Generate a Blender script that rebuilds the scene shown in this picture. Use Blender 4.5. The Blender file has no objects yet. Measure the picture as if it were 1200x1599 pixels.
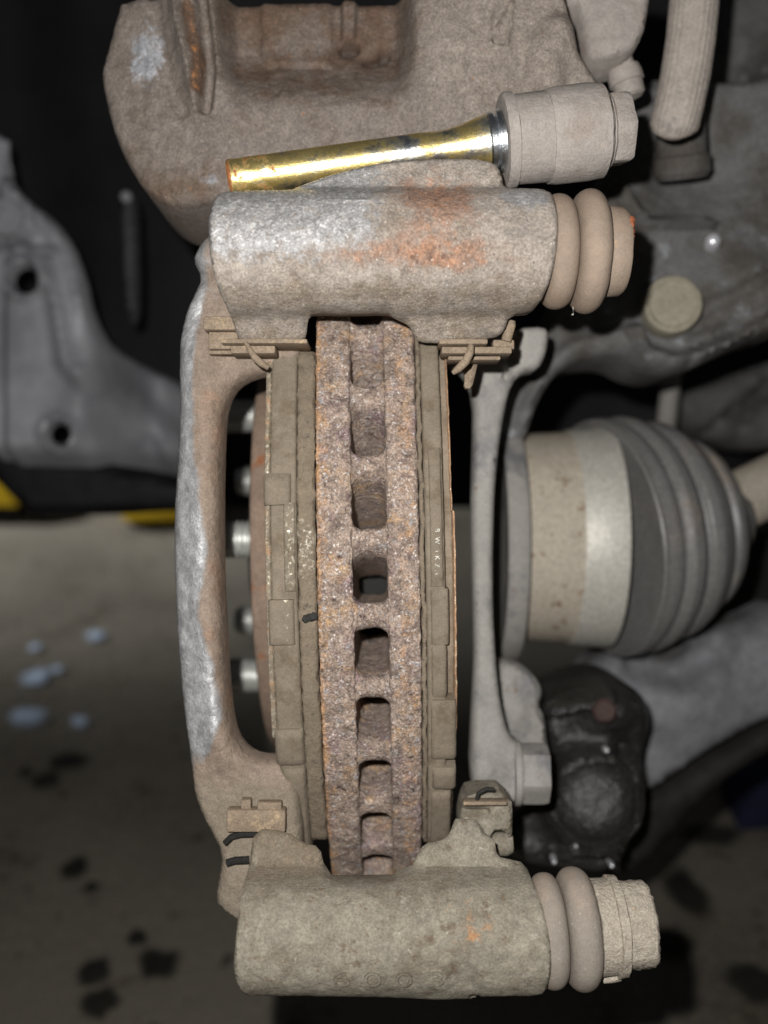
import bpy, bmesh, math, random
import numpy as np
from mathutils import Vector, Matrix, noise
from mathutils.geometry import delaunay_2d_cdt

random.seed(7)
SC = bpy.context.scene
COL = SC.collection
R_ = math.radians

# ---------------------------------------------------------------- camera, light
F = 1537.0                       # focal length in photograph pixels (1200 x 1599)
PITCH, HEIGHT = 24.0, 0.50       # the phone looks a little down at a raised car
M = Matrix.Translation((0, 0, HEIGHT)) @ Matrix.Rotation(R_(-PITCH), 4, 'X')   # brake frame -> workshop
cam_d = bpy.data.cameras.new('camera')
cam = bpy.data.objects.new('camera', cam_d)
COL.objects.link(cam)
cam.matrix_world = M @ Matrix.Rotation(R_(90), 4, 'X')
cam_d.sensor_fit = 'VERTICAL'
cam_d.sensor_height = 24.0
cam_d.lens = 24.0 * F / 1599.0
cam_d.clip_start, cam_d.clip_end = 0.005, 60
cam_d.dof.use_dof = True
cam_d.dof.focus_distance = 0.243
cam_d.dof.aperture_fstop = cam_d.lens / 4.6      # a 4.6 mm wide lens opening
SC.camera = cam
SC.render.resolution_x, SC.render.resolution_y = 768, 1024

world = bpy.data.worlds.new('World')
SC.world = world
world.use_nodes = True
world.node_tree.nodes['Background'].inputs[0].default_value = (0.90, 0.95, 1.0, 1)
world.node_tree.nodes['Background'].inputs[1].default_value = 0.028

fl = bpy.data.lights.new('phone_flash', 'POINT')
fl.energy = 4.0
fl.shadow_soft_size = 0.0022
fl.color = (1.0, 0.985, 0.965)
flash = bpy.data.objects.new('phone_flash', fl)
COL.objects.link(flash)
flash.location = M @ Vector((-0.0145, 0.0, 0.019))

sl = bpy.data.lights.new('far_floor_fill', 'SPOT')      # unseen spot added to brighten the far floor and the yellow lift arms
sl.energy = 150
sl.spot_size, sl.spot_blend = R_(38), 1.0
sl.shadow_soft_size = 0.05
sl.color = (0.95, 0.98, 1.0)
fill_ob = bpy.data.objects.new('far_floor_fill', sl)
COL.objects.link(fill_ob)
fill_ob.location = (-1.7, 0.75, 1.1)
fill_ob.rotation_euler = (Vector((-0.32, 1.22, 0)) - fill_ob.location).to_track_quat('-Z', 'Y').to_euler()

SC.view_settings.view_transform = 'Standard'
SC.view_settings.look = 'None'
SC.view_settings.exposure = 0
SC.view_settings.gamma = 1

# ---------------------------------------------------------------- materials
class NT:
    def __init__(s, name):
        s.m = bpy.data.materials.new(name)
        s.m.use_nodes = True
        s.t = s.m.node_tree
        s.b = s.t.nodes['Principled BSDF']
        g = s.t.nodes.new('ShaderNodeNewGeometry')
        s.pos = g.outputs['Position']
        s.attr = None
    def n(s, typ, **kw):
        nd = s.t.nodes.new(typ)
        for k, v in kw.items():
            setattr(nd, k, v)
        return nd
    def link(s, a, b):
        s.t.links.new(a, b)
    def noise(s, scale, detail=4, rough=0.6, seed=0.0, stretch=None, dist=0.0):
        mp = s.n('ShaderNodeMapping')
        mp.inputs['Location'].default_value = (seed * 1.37, seed * 0.71, seed * 2.13)
        if stretch:
            mp.inputs['Scale'].default_value = stretch
        s.link(s.pos, mp.inputs['Vector'])
        nz = s.n('ShaderNodeTexNoise')
        nz.inputs['Scale'].default_value = scale
        nz.inputs['Detail'].default_value = detail
        nz.inputs['Roughness'].default_value = rough
        nz.inputs['Distortion'].default_value = dist
        s.link(mp.outputs[0], nz.inputs['Vector'])
        return nz.outputs[0]
    def math(s, op, a, b):
        nd = s.n('ShaderNodeMath', operation=op)
        for i, v in enumerate((a, b)):
            if isinstance(v, (int, float)):
                nd.inputs[i].default_value = v
            else:
                s.link(v, nd.inputs[i])
        return nd.outputs[0]
    def ramp(s, v, lo, hi, a=0.0, b=1.0):
        nd = s.n('ShaderNodeMapRange', interpolation_type='SMOOTHSTEP')
        s.link(v, nd.inputs[0])
        for i, x in enumerate((lo, hi, a, b)):
            nd.inputs[1 + i].default_value = x
        return nd.outputs[0]
    def mixc(s, f, a, b, mode='MIX'):
        nd = s.n('ShaderNodeMix', data_type='RGBA', blend_type=mode)
        for i, v in ((0, f), (6, a), (7, b)):
            if isinstance(v, tuple):
                nd.inputs[i].default_value = (*v, 1)
            elif isinstance(v, (int, float)):
                nd.inputs[i].default_value = v
            else:
                s.link(v, nd.inputs[i])
        return nd.outputs[2]
    def mixf(s, f, a, b):
        nd = s.n('ShaderNodeMix', data_type='FLOAT')
        for i, v in ((0, f), (2, a), (3, b)):
            if isinstance(v, (int, float)):
                nd.inputs[i].default_value = v
            else:
                s.link(v, nd.inputs[i])
        return nd.outputs[0]
    def wear(s, ch):
        if s.attr is None:
            a = s.n('ShaderNodeAttribute', attribute_name='wear')
            sp = s.n('ShaderNodeSeparateColor')
            s.link(a.outputs['Color'], sp.inputs[0])
            s.attr = sp.outputs
        return s.attr['RGB'.index(ch)]

def srgb(r, g, b):
    f = lambda c: c / 12.92 if c <= 0.04045 else ((c + 0.055) / 1.055) ** 2.4
    return (f(r / 255), f(g / 255), f(b / 255))

def surf(name, base, var=0.25, vscale=120, layers=(), rough=0.75, metal=0.0, bumps=((900, 0.00025),), spec=0.35, grain=0.20, gscale=2300, alpha=None):
    """layers: (colour, scale, lo, hi, detail, channel, rough, metal, seed)"""
    k = NT(name)
    n0 = k.noise(vscale, 6, 0.65, 3.1)
    v = k.ramp(n0, 0.3, 0.7, 1 - var, 1 + var)
    cc = k.n('ShaderNodeCombineColor')
    for i in range(3):
        k.link(v, cc.inputs[i])
    c = k.mixc(1.0, base, cc.outputs[0], 'MULTIPLY')
    r, m = rough, metal
    for (lc, sc, lo, hi, det, ch, lr, lm, seed) in layers:
        nz = k.noise(sc, det, 0.68, seed)
        if ch:
            nz = k.math('ADD', nz, k.wear(ch))
        f = k.ramp(nz, lo, hi)
        c = k.mixc(f, c, lc)
        if lr is not None:
            r = k.mixf(f, r, lr)
        if lm is not None:
            m = k.mixf(f, m, lm)
    if grain:
        cc = k.n('ShaderNodeCombineColor')
        gv = k.math('MULTIPLY', k.ramp(k.noise(gscale, 2, 0.7, 21), 0.32, 0.68, 1 - grain, 1 + grain),
                    k.ramp(k.noise(gscale * 0.28, 4, 0.75, 23), 0.32, 0.68, 1 - grain * 0.7, 1 + grain * 0.7))
        for i in range(3):
            k.link(gv, cc.inputs[i])
        c = k.mixc(1.0, c, cc.outputs[0], 'MULTIPLY')
    if alpha:
        k.link(k.ramp(k.math('ADD', k.math('MULTIPLY', k.noise(60 if gscale < 10 else 900, 4, 0.6, 4), 0.5), k.wear('R')), *alpha), k.b.inputs['Alpha'])
    k.link(c, k.b.inputs['Base Color'])
    for val, key in ((r, 'Roughness'), (m, 'Metallic')):
        if isinstance(val, (int, float)):
            k.b.inputs[key].default_value = val
        else:
            k.link(val, k.b.inputs[key])
    k.b.inputs['Specular IOR Level'].default_value = spec
    h = None
    for i, (sc, amp) in enumerate(bumps):
        t = k.math('MULTIPLY', k.noise(sc, 5, 0.65, 11 + i), amp)
        h = t if h is None else k.math('ADD', h, t)
    if h is not None:
        bp = k.n('ShaderNodeBump')
        bp.inputs['Strength'].default_value = 1.0
        bp.inputs['Distance'].default_value = 1.0
        k.link(h, bp.inputs['Height'])
        k.link(bp.outputs[0], k.b.inputs['Normal'])
    return k.m

RUST = srgb(150, 92, 60)
DRUST = srgb(104, 70, 52)
ORANGE = srgb(206, 128, 70)
GREY = srgb(176, 176, 180)
SPARK = srgb(214, 210, 205)

MAT = {}
MAT['cast'] = surf('dusty_cast_iron', srgb(150, 140, 130), 0.16, 160, [
    (srgb(128, 115, 102), 60, 0.50, 0.68, 5, None, 0.85, 0.0, 1.0),
    (srgb(158, 156, 155), 420, 0.76, 1.02, 8, 'G', 0.48, 0.35, 2.0),
    (srgb(196, 194, 192), 900, 1.00, 1.16, 5, 'G', 0.45, 0.3, 2.7),
    (srgb(142, 116, 100), 190, 0.76, 1.02, 8, 'R', 0.85, 0.0, 4.0),
    (srgb(164, 124, 98), 500, 0.90, 1.14, 7, 'R', 0.85, 0.0, 5.0),
    (srgb(112, 88, 76), 420, 0.98, 1.14, 6, 'R', 0.85, 0.0, 5.7),
    (srgb(100, 86, 74), 800, 0.66, 0.76, 3, None, 0.9, 0.0, 6.0),
    (srgb(128, 115, 98), 160, 0.70, 1.15, 5, 'B', 0.9, 0.0, 7.0),
    (SPARK, 1500, 0.66, 0.75, 2, None, 0.5, 0.2, 8.0),
], 0.72, 0.0, ((1800, 0.0002), (700, 0.00034), (300, 0.0003)), 0.4, 0.24, 1600)
MAT['cast_low'] = surf('beige_dusty_cast_iron', srgb(134, 127, 113), 0.13, 140, [
    (srgb(120, 111, 97), 90, 0.46, 0.64, 6, None, 0.9, 0.0, 1.5),
    (srgb(108, 94, 78), 230, 0.55, 0.68, 6, None, 0.9, 0.0, 2.5),
    (srgb(154, 147, 134), 320, 0.58, 0.70, 6, None, 0.9, 0.0, 2.9),
    (srgb(164, 126, 92), 280, 0.84, 1.02, 7, 'R', 0.9, 0.0, 4.5),
    (srgb(118, 106, 90), 160, 0.70, 1.15, 5, 'B', 0.9, 0.0, 7.5),
    (SPARK, 1500, 0.70, 0.78, 2, None, 0.5, 0.2, 8.0),
], 0.8, 0.0, ((1800, 0.00016), (700, 0.00028), (300, 0.0003)), 0.35, 0.18, 1700)
MAT['arm'] = surf('worn_grey_iron', srgb(136, 120, 106), 0.14, 160, [
    (srgb(150, 149, 149), 160, 0.62, 1.00, 8, 'G', 0.5, 0.25, 2.2),
    (srgb(188, 188, 188), 300, 0.92, 1.20, 6, 'G', 0.42, 0.35, 2.9),
    (srgb(146, 118, 98), 120, 0.74, 1.10, 7, 'R', 0.85, 0.0, 4.2),
    (srgb(128, 117, 102), 120, 0.66, 1.15, 5, 'B', 0.9, 0.0, 7.0),
], 0.75, 0.0, ((1500, 0.00016), (500, 0.0003), (220, 0.0007)), 0.4, 0.16)
MAT['caliper'] = surf('brown_dusty_caliper_iron', srgb(124, 114, 106), 0.12, 120, [
    (srgb(110, 96, 84), 45, 0.45, 0.68, 6, None, 0.8, 0.0, 1.1),
    (srgb(175, 176, 180), 420, 0.84, 1.08, 8, 'G', 0.45, 0.35, 2.6),
    (srgb(100, 80, 66), 110, 0.60, 0.96, 8, 'R', 0.85, 0.0, 4.6),
    (srgb(186, 126, 74), 260, 0.96, 1.2, 6, 'R', 0.85, 0.0, 4.9),
    (srgb(146, 135, 125), 90, 0.60, 1.30, 6, 'B', 0.8, 0.0, 7.1),
    (srgb(150, 100, 66), 330, 0.67, 0.75, 5, None, 0.85, 0.0, 9.0),
    (SPARK, 1500, 0.70, 0.78, 2, None, 0.5, 0.2, 8.0),
], 0.7, 0.0, ((1800, 0.0002), (700, 0.0004), (250, 0.0003)), 0.35, 0.22, 1500)
MAT['rotor'] = surf('rusted_rotor_iron', srgb(156, 137, 123), 0.30, 240, [
    (srgb(122, 104, 96), 300, 0.50, 0.66, 8, None, 0.85, 0.0, 1.2),
    (srgb(182, 148, 112), 140, 0.52, 0.68, 8, None, 0.85, 0.0, 2.4),
    (srgb(140, 118, 118), 90, 0.52, 0.68, 8, None, 0.8, 0.05, 7.4),
    (srgb(190, 148, 108), 260, 0.80, 1.08, 8, 'R', 0.85, 0.0, 5.5),
    (srgb(170, 166, 166), 420, 0.54, 0.70, 8, None, 0.5, 0.25, 3.4),
    (srgb(76, 60, 55), 420, 0.58, 0.70, 6, None, 0.85, 0.0, 6.1),
    (srgb(164, 106, 72), 800, 0.68, 0.76, 4, None, 0.85, 0.0, 6.7),
    (srgb(222, 214, 206), 1100, 0.56, 0.68, 4, None, 0.45, 0.2, 8.0),
], 0.72, 0.0, ((1900, 0.0005), (700, 0.0010), (220, 0.0012)), 0.5, 0.34, 1700)
MAT['hat'] = surf('brown_rotor_hat_iron', srgb(140, 120, 104), 0.12, 120, [
    (srgb(150, 98, 66), 90, 0.58, 0.72, 5, None, 0.85, 0.0, 2.0)], 0.8, 0.0, ((900, 0.0003),))
MAT['pad'] = surf('dusty_pad_plate', srgb(122, 111, 96), 0.10, 130, [
    (srgb(106, 94, 78), 110, 0.48, 0.66, 5, None, 0.9, 0.0, 1.0),
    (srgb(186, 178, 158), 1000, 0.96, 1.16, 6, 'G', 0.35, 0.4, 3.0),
    (srgb(158, 126, 96), 300, 0.84, 1.08, 5, 'R', 0.9, 0.0, 2.0),
], 0.85, 0.0, ((1500, 0.00010), (300, 0.0003)), 0.35, 0.10)
MAT['lining'] = surf('pad_friction_lining', srgb(120, 108, 92), 0.12, 260, [
    (srgb(92, 82, 72), 420, 0.55, 0.68, 4, None, 0.9, 0.0, 1.0),
    (srgb(184, 176, 158), 1000, 0.96, 1.16, 6, 'G', 0.35, 0.4, 3.0)], 0.9, 0.0, ((1300, 0.0003), (400, 0.0005)), 0.35, 0.12)
MAT['shim'] = surf('coppery_shim_edge', srgb(160, 128, 100), 0.2, 300, [
    (srgb(214, 190, 160), 600, 0.56, 0.66, 4, None, 0.4, 0.5, 1.0),
    (srgb(120, 98, 80), 260, 0.56, 0.68, 5, None, 0.8, 0.0, 2.0)], 0.6, 0.2, ((1200, 0.0002),))
MAT['clip'] = surf('dusty_clip_steel', srgb(132, 116, 98), 0.10, 160, [
    (srgb(168, 146, 118), 120, 0.56, 0.70, 4, None, 0.8, 0.0, 1.0),
    (srgb(196, 192, 184), 500, 0.98, 1.1, 3, 'G', 0.3, 0.6, 3.0)], 0.75, 0.0, ((1200, 0.00012),))
MAT['gold'] = surf('gold_zinc_plating', srgb(236, 212, 140), 0.12, 160, [
    (srgb(240, 232, 206), 130, 0.50, 0.66, 5, None, 0.30, 1.0, 1.0),
    (srgb(150, 96, 56), 300, 0.86, 1.0, 7, 'R', 0.6, 0.3, 2.0),
    (srgb(236, 240, 244), 90, 0.80, 1.0, 3, 'G', 0.26, 1.0, 3.0)], 0.36, 0.9, ((1500, 0.00008), (500, 0.00005), (130, 0.00010)), 0.5, 0.12)
MAT['boot'] = surf('dusty_tan_rubber', srgb(142, 126, 111), 0.10, 70, [
    (srgb(142, 123, 106), 60, 0.48, 0.68, 4, None, 0.9, 0.0, 1.0),
    (srgb(176, 146, 116), 420, 0.66, 0.76, 4, None, 0.9, 0.0, 2.0)], 0.8, 0.0, ((1500, 0.00015),), 0.4, 0.07)
MAT['boot_low'] = surf('dusty_beige_rubber', srgb(142, 133, 122), 0.10, 70, [
    (srgb(152, 138, 124), 60, 0.48, 0.68, 4, None, 0.9, 0.0, 1.0),
    (srgb(186, 176, 162), 900, 0.64, 0.74, 3, None, 0.9, 0.0, 2.0)], 0.85, 0.0, ((1500, 0.0002),), 0.4, 0.07)
MAT['ear'] = surf('dusty_grey_beige_metal', srgb(158, 150, 143), 0.07, 140, [
    (srgb(146, 134, 124), 70, 0.48, 0.68, 5, None, 0.85, 0.0, 1.0),
    (srgb(176, 150, 130), 300, 0.66, 0.76, 4, None, 0.85, 0.0, 2.0)], 0.8, 0.0, ((1200, 0.00025), (300, 0.0004)), 0.4, 0.1)
MAT['bolt_low'] = surf('pale_crusted_bolt', srgb(170, 160, 145), 0.07, 140, [
    (srgb(184, 152, 120), 130, 0.60, 0.70, 4, None, 0.85, 0.0, 1.0),
    (srgb(150, 138, 122), 300, 0.58, 0.70, 5, None, 0.9, 0.0, 2.0)], 0.85, 0.0, ((1200, 0.0005), (300, 0.0008)))
MAT['knuckle'] = surf('grey_knuckle_iron', srgb(104, 103, 102), 0.14, 60, [
    (srgb(80, 75, 69), 26, 0.46, 0.66, 5, None, 0.8, 0.0, 1.0),
    (srgb(158, 161, 165), 70, 0.60, 0.76, 5, None, 0.55, 0.2, 2.0),
    (srgb(150, 132, 106), 40, 0.92, 1.1, 5, 'R', 0.85, 0.0, 3.0)], 0.72, 0.0, ((300, 0.0004), (80, 0.0008)))
MAT['flange'] = surf('pale_grey_flange_iron', srgb(150, 146, 140), 0.08, 60, [
    (srgb(116, 115, 116), 50, 0.48, 0.68, 6, None, 0.7, 0.1, 1.0), (srgb(120, 100, 80), 120, 0.62, 0.74, 5, None, 0.85, 0.0, 2.0)], 0.78, 0.0, ((500, 0.0002),), 0.35, 0.10)
MAT['cv_band'] = surf('tan_rusty_joint_housing', srgb(178, 168, 152), 0.08, 60, [
    (srgb(120, 96, 68), 170, 0.60, 0.70, 4, None, 0.85, 0.0, 1.0)], 0.7, 0.0, ((500, 0.0003),))
MAT['plug'] = surf('olive_beige_plug_paint', srgb(150, 143, 126), 0.08, 60, [], 0.75, 0.0, ((500, 0.0003),))
MAT['cv_pale'] = surf('pale_joint_housing', srgb(192, 188, 178), 0.05, 50, [], 0.5, 0.2, ((500, 0.0002),))
MAT['cv_rubber'] = surf('grey_dusty_boot_rubber', srgb(112, 110, 108), 0.10, 40, [
    (srgb(128, 118, 108), 30, 0.50, 0.7, 4, None, 0.75, 0.0, 1.0)], 0.42, 0.0, ((300, 0.0003),), 0.5)
MAT['grease'] = surf('black_greasy_metal', srgb(44, 43, 41), 0.25, 60, [
    (srgb(72, 69, 64), 90, 0.58, 0.72, 5, None, 0.45, 0.0, 1.0)], 0.34, 0.0, ((260, 0.0012), (70, 0.002)), 0.6)
MAT['arm_low'] = surf('grey_control_arm_paint', srgb(124, 125, 128), 0.14, 30, [
    (srgb(84, 82, 80), 22, 0.42, 0.66, 5, None, 0.7, 0.0, 1.0)], 0.6, 0.0, ((200, 0.0004),))
MAT['black'] = surf('black_plastic', (0.010, 0.010, 0.011), 0.3, 30, [], 0.6, 0.0, ((200, 0.0003),), 0.25)
MAT['rubber_and_shade'] = surf('black_rubber_and_shade', (0.018, 0.017, 0.015), 0.3, 30, [], 0.7, 0.0, ((200, 0.0005),), 0.25)  # also the black of shaded slots and the strip below the arm
MAT['panel'] = surf('satin_grey_panel', srgb(172, 173, 177), 0.06, 14, [
    (srgb(132, 133, 137), 9, 0.46, 0.68, 4, None, 0.55, 0.0, 1.0)], 0.5, 0.1, ((200, 0.0001),), 0.5, 0.08)
MAT['dim'] = surf('dark_grey_metal', srgb(78, 78, 80), 0.2, 30, [], 0.6, 0.1, ((120, 0.0005),))
MAT['stud'] = surf('bright_stud_steel', srgb(206, 206, 200), 0.08, 200, [], 0.42, 0.55, ((900, 0.0001),))
MAT['bright'] = surf('bright_zinc_and_glint', srgb(232, 232, 236), 0.05, 200, [], 0.28, 0.5, ((900, 0.0001),))
MAT['yellow'] = surf('yellow_lift_paint', (0.62, 0.40, 0.012), 0.15, 20, [], 0.5, 0.0, ((120, 0.0003),))
MAT['rusty_tip'] = surf('orange_rust', srgb(150, 88, 58), 0.2, 500, [], 0.85, 0.0, ((900, 0.0005),))
MAT['hose'] = surf('dusty_hose_rubber', srgb(172, 162, 152), 0.08, 110, [
    (srgb(138, 132, 128), 40, 0.50, 0.66, 5, None, 0.8, 0.0, 1.0)], 0.8, 0.0, ((900, 0.0003),))
MAT['print'] = surf('white_pad_print', srgb(200, 196, 184), 0.1, 300, [], 0.7, 0.0, ((900, 0.0001),), 0.3, 0.2, 1500, (0.22, 0.30))
MAT['wet'] = surf('wet_reflection_film', srgb(190, 206, 228), 0.2, 30, [], 0.4, 0.0, (), 0.4, 0, 1, (0.32, 1.2))  # daylight reflected in the wet spots, painted as their pale blue colour
MAT['blue'] = surf('dark_blue_cloth', (0.015, 0.017, 0.045), 0.3, 30, [], 0.9, 0.0, ((120, 0.002),))
MAT['stain'] = surf('dark_oil_drip', (0.030, 0.027, 0.022), 0.3, 30, [], 0.75, 0.0, (), 0.2, 0, 1, (0.3, 1.0))

def floor_material():
    k = NT('stained_concrete')
    a = k.noise(3.2, 8, 0.6, 1.0)
    b = k.noise(17, 6, 0.6, 2.0)
    c = k.mixc(k.ramp(a, 0.35, 0.66), srgb(134, 127, 115), srgb(104, 98, 88))
    c = k.mixc(k.ramp(b, 0.56, 0.72), c, srgb(84, 76, 64))
    c = k.mixc(k.ramp(k.noise(220, 3, 0.6, 5.0), 0.55, 0.72), c, srgb(158, 144, 122))
    c = k.mixc(k.ramp(k.noise(60, 3, 0.6, 6.0), 0.64, 0.72), c, srgb(50, 45, 40))
    k.link(c, k.b.inputs['Base Color'])
    k.b.inputs['Roughness'].default_value = 0.72
    k.b.inputs['Specular IOR Level'].default_value = 0.3
    bp = k.n('ShaderNodeBump')
    bp.inputs['Distance'].default_value = 0.002
    k.link(k.noise(150, 5, 0.6, 9.0), bp.inputs['Height'])
    k.link(bp.outputs[0], k.b.inputs['Normal'])
    return k.m
MAT['floor'] = floor_material()

# ---------------------------------------------------------------- helpers (brake frame: mm, x right, y away, z up)
def P(px, py, d):
    return Vector(((px - 600) / F * d, d, (799.5 - py) / F * d))

class MB:
    def __init__(s):
        s.v, s.f, s.w = [], [], []
    def add(s, vs, fs, w=None):
        o = len(s.v)
        s.v += [tuple(p) for p in vs]
        s.f += [tuple(i + o for i in f) for f in fs]
        s.w += list(w) if w is not None else [(0, 0, 0)] * len(vs)
        return s
    def box(s, a, b, bev=0.0, rot=None, cen=None):
        (x0, y0, z0), (x1, y1, z1) = a, b
        bm = bmesh.new()
        bmesh.ops.create_cube(bm, size=1)
        c = Vector(((x0 + x1) / 2, (y0 + y1) / 2, (z0 + z1) / 2))
        for v in bm.verts:
            v.co = Vector((v.co.x * abs(x1 - x0), v.co.y * abs(y1 - y0), v.co.z * abs(z1 - z0)))
        if bev:
            bmesh.ops.bevel(bm, geom=list(bm.edges), offset=bev, segments=2, profile=0.5, affect='EDGES')
        bm.verts.index_update()
        vs = [((rot @ v.co) if rot else v.co) + c for v in bm.verts]
        s.add(vs, [[v.index for v in f.verts] for f in bm.faces])
        bm.free()
        return s
    def lathe(s, p0, ax, prof, seg=48, ripple=None, w=None):
        p0, ax = Vector(p0), Vector(ax).normalized()
        u = ax.cross(Vector((0, 1, 0)))
        if u.length < 1e-3:
            u = ax.cross(Vector((0, 0, 1)))
        u.normalize()
        q = ax.cross(u)
        vs, fs, ws = [], [], []
        n = len(prof)
        for (t, r) in prof:
            for j in range(seg):
                a = 2 * math.pi * j / seg
                rr = r * (ripple(a, t) if ripple else 1)
                vs.append(p0 + ax * t + (u * math.cos(a) + q * math.sin(a)) * rr)
                ws.append(w(a, t) if w else (0, 0, 0))
        for i in range(n - 1):
            for j in range(seg):
                a, b = i * seg + j, i * seg + (j + 1) % seg
                fs.append((a, b, b + seg, a + seg))
        fs.append(tuple(reversed(range(seg))))
        fs.append(tuple(range((n - 1) * seg, n * seg)))
        return s.add(vs, fs, ws)
    def tube(s, path, rad, seg=20, ripple=None):
        n = len(path)
        path = [Vector(p) for p in path]
        vs, fs = [], []
        u = None
        for i, p in enumerate(path):
            t = (path[min(i + 1, n - 1)] - path[max(i - 1, 0)]).normalized()
            if u is None:
                u = t.cross(Vector((0, 1, 0)))
                if u.length < 0.1:
                    u = t.cross(Vector((0, 0, 1)))
            u = (u - t * u.dot(t)).normalized()
            q = t.cross(u)
            r = rad[i] if isinstance(rad, (list, tuple)) else rad
            for j in range(seg):
                a = 2 * math.pi * j / seg
                rr = r * (ripple(a) if ripple else 1)
                vs.append(p + (u * math.cos(a) + q * math.sin(a)) * rr)
        for i in range(n - 1):
            for j in range(seg):
                a, b = i * seg + j, i * seg + (j + 1) % seg
                fs.append((a, b, b + seg, a + seg))
        fs.append(tuple(reversed(range(seg))))
        fs.append(tuple(range((n - 1) * seg, n * seg)))
        return s.add(vs, fs)
    def hexbolt(s, p0, ax, r, h, flange=None):
        """hexagonal head with a chamfered end, optional round washer flange"""
        if flange:
            s.lathe(p0, ax, [(0, flange[0]), (flange[1] * 0.7, flange[0]), (flange[1], flange[0] * 0.95)], 40)
            p0 = Vector(p0) + Vector(ax).normalized() * (flange[1] - 0.02)
        ng = [(0, 1.0), (h * 0.8, 1.0), (h, 0.88)]
        hexf = lambda a, t: (1 / max(math.cos(((a + 0.3) % (math.pi / 3)) - math.pi / 6), 0.5)) * (0.93 if t < h * 0.9 else 1.0)
        return s.lathe(p0, ax, [(t, r * k) for t, k in ng], 36, hexf)
    def rough(s, amp, scale, amp2=0.0, scale2=1.0, seed=0.0):
        """casting unevenness: push every vertex by noise (mm)"""
        off = Vector((seed, seed * 1.7, seed * 0.3))
        out = []
        for p in s.v:
            p = Vector(p)
            q = p * scale + off
            d = noise.noise_vector(q) * amp
            if amp2:
                d += noise.noise_vector(p * scale2 + off) * amp2
            out.append(tuple(p + d))
        s.v = out
        return s
    def roll(s, deg, c):
        mt = Matrix.Translation(c) @ Matrix.Rotation(R_(deg), 4, 'Y') @ Matrix.Translation(-Vector(c))
        s.v = [tuple(mt @ Vector(p)) for p in s.v]
        return s
    def build(s, name, mat, parent=None, sharp=35, world=False, smooth=True):
        me = bpy.data.meshes.new(name)
        vs = [Vector(p) for p in s.v]
        if not world:
            vs = [M @ (p * 0.001) for p in vs]
        if parent is None:
            lo = Vector((min(p.x for p in vs), min(p.y for p in vs), min(p.z for p in vs)))
            hi = Vector((max(p.x for p in vs), max(p.y for p in vs), max(p.z for p in vs)))
            org = Vector(((lo.x + hi.x) / 2, (lo.y + hi.y) / 2, lo.z))
        else:
            org = Vector(parent['_org'])
        me.from_pydata([p - org for p in vs], [], s.f)
        bm = bmesh.new()
        bm.from_mesh(me)
        bmesh.ops.recalc_face_normals(bm, faces=bm.faces)
        bm.to_mesh(me)
        bm.free()
        if any(w != (0, 0, 0) for w in s.w):
            at = me.color_attributes.new('wear', 'FLOAT_COLOR', 'POINT')
            at.data.foreach_set('color', np.array([(*w, 1) for w in s.w], dtype=np.float32).ravel())
        if smooth:
            me.polygons.foreach_set('use_smooth', [True] * len(me.polygons))
            me.set_sharp_from_angle(angle=R_(sharp))
        me.materials.append(mat)
        o = bpy.data.objects.new(name, me)
        COL.objects.link(o)
        if parent is None:
            o.location = org
            o['_org'] = tuple(org)
        else:
            o.parent = parent
            o['_org'] = tuple(org)
        return o

def thing(name, label, cat, at, group=None):
    o = bpy.data.objects.new(name, None)
    o.empty_display_size = 0.01
    COL.objects.link(o)
    w = M @ (Vector(at) * 0.001)
    o.location = w
    o['_org'] = tuple(w)
    tag(o, label, cat, group)
    return o

def tag(o, label=None, cat=None, group=None, kind=None):
    for k, v in (('label', label), ('category', cat), ('group', group), ('kind', kind)):
        if v:
            o[k] = v
    return o

# --- cast shapes: an outline with a modelled front surface, thickness and a back
def chaikin(lp, it):
    for _ in range(it):
        o = []
        for i in range(len(lp)):
            a, b = lp[i], lp[(i + 1) % len(lp)]
            o += [(a[0] * .75 + b[0] * .25, a[1] * .75 + b[1] * .25), (a[0] * .25 + b[0] * .75, a[1] * .25 + b[1] * .75)]
        lp = o
    return lp

def circle(cx, cy, r, n=24):
    return [(cx + r * math.cos(2 * math.pi * i / n), cy + r * math.sin(2 * math.pi * i / n)) for i in range(n)]

def inside(px, py, loops):
    c = np.zeros(px.shape, bool)
    for lp in loops:
        a = np.array(lp)
        b = np.roll(a, -1, 0)
        for (x0, y0), (x1, y1) in zip(a, b):
            if y0 == y1:
                continue
            hit = ((y0 > py) != (y1 > py)) & (px < (x1 - x0) * (py - y0) / (y1 - y0) + x0)
            c ^= hit
    return c

def segdist(px, py, pts, closed=False):
    d = np.full(px.shape, 1e9)
    pts = list(pts) + ([pts[0]] if closed else [])
    for (x0, y0), (x1, y1) in zip(pts[:-1], pts[1:]):
        dx, dy = x1 - x0, y1 - y0
        L = dx * dx + dy * dy + 1e-12
        t = np.clip(((px - x0) * dx + (py - y0) * dy) / L, 0, 1)
        d = np.minimum(d, np.hypot(px - x0 - t * dx, py - y0 - t * dy))
    return d

def sstep(x, a, b):
    t = np.clip((x - a) / (b - a), 0, 1)
    return t * t * (3 - 2 * t)

def pocket(px, py, poly, soft):
    """0 outside, 1 well inside the polygon"""
    e = segdist(px, py, poly, True)
    return np.where(inside(px, py, [poly]), sstep(e, 0, soft), 0.0)

def gauss(px, py, cx, cy, sx, sy):
    return np.exp(-((px - cx) / sx) ** 2 - ((py - cy) / sy) ** 2)

def smin(a, b, k):
    h = np.clip(0.5 + 0.5 * (b - a) / k, 0, 1)
    return b * (1 - h) + a * h - k * h * (1 - h)

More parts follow.
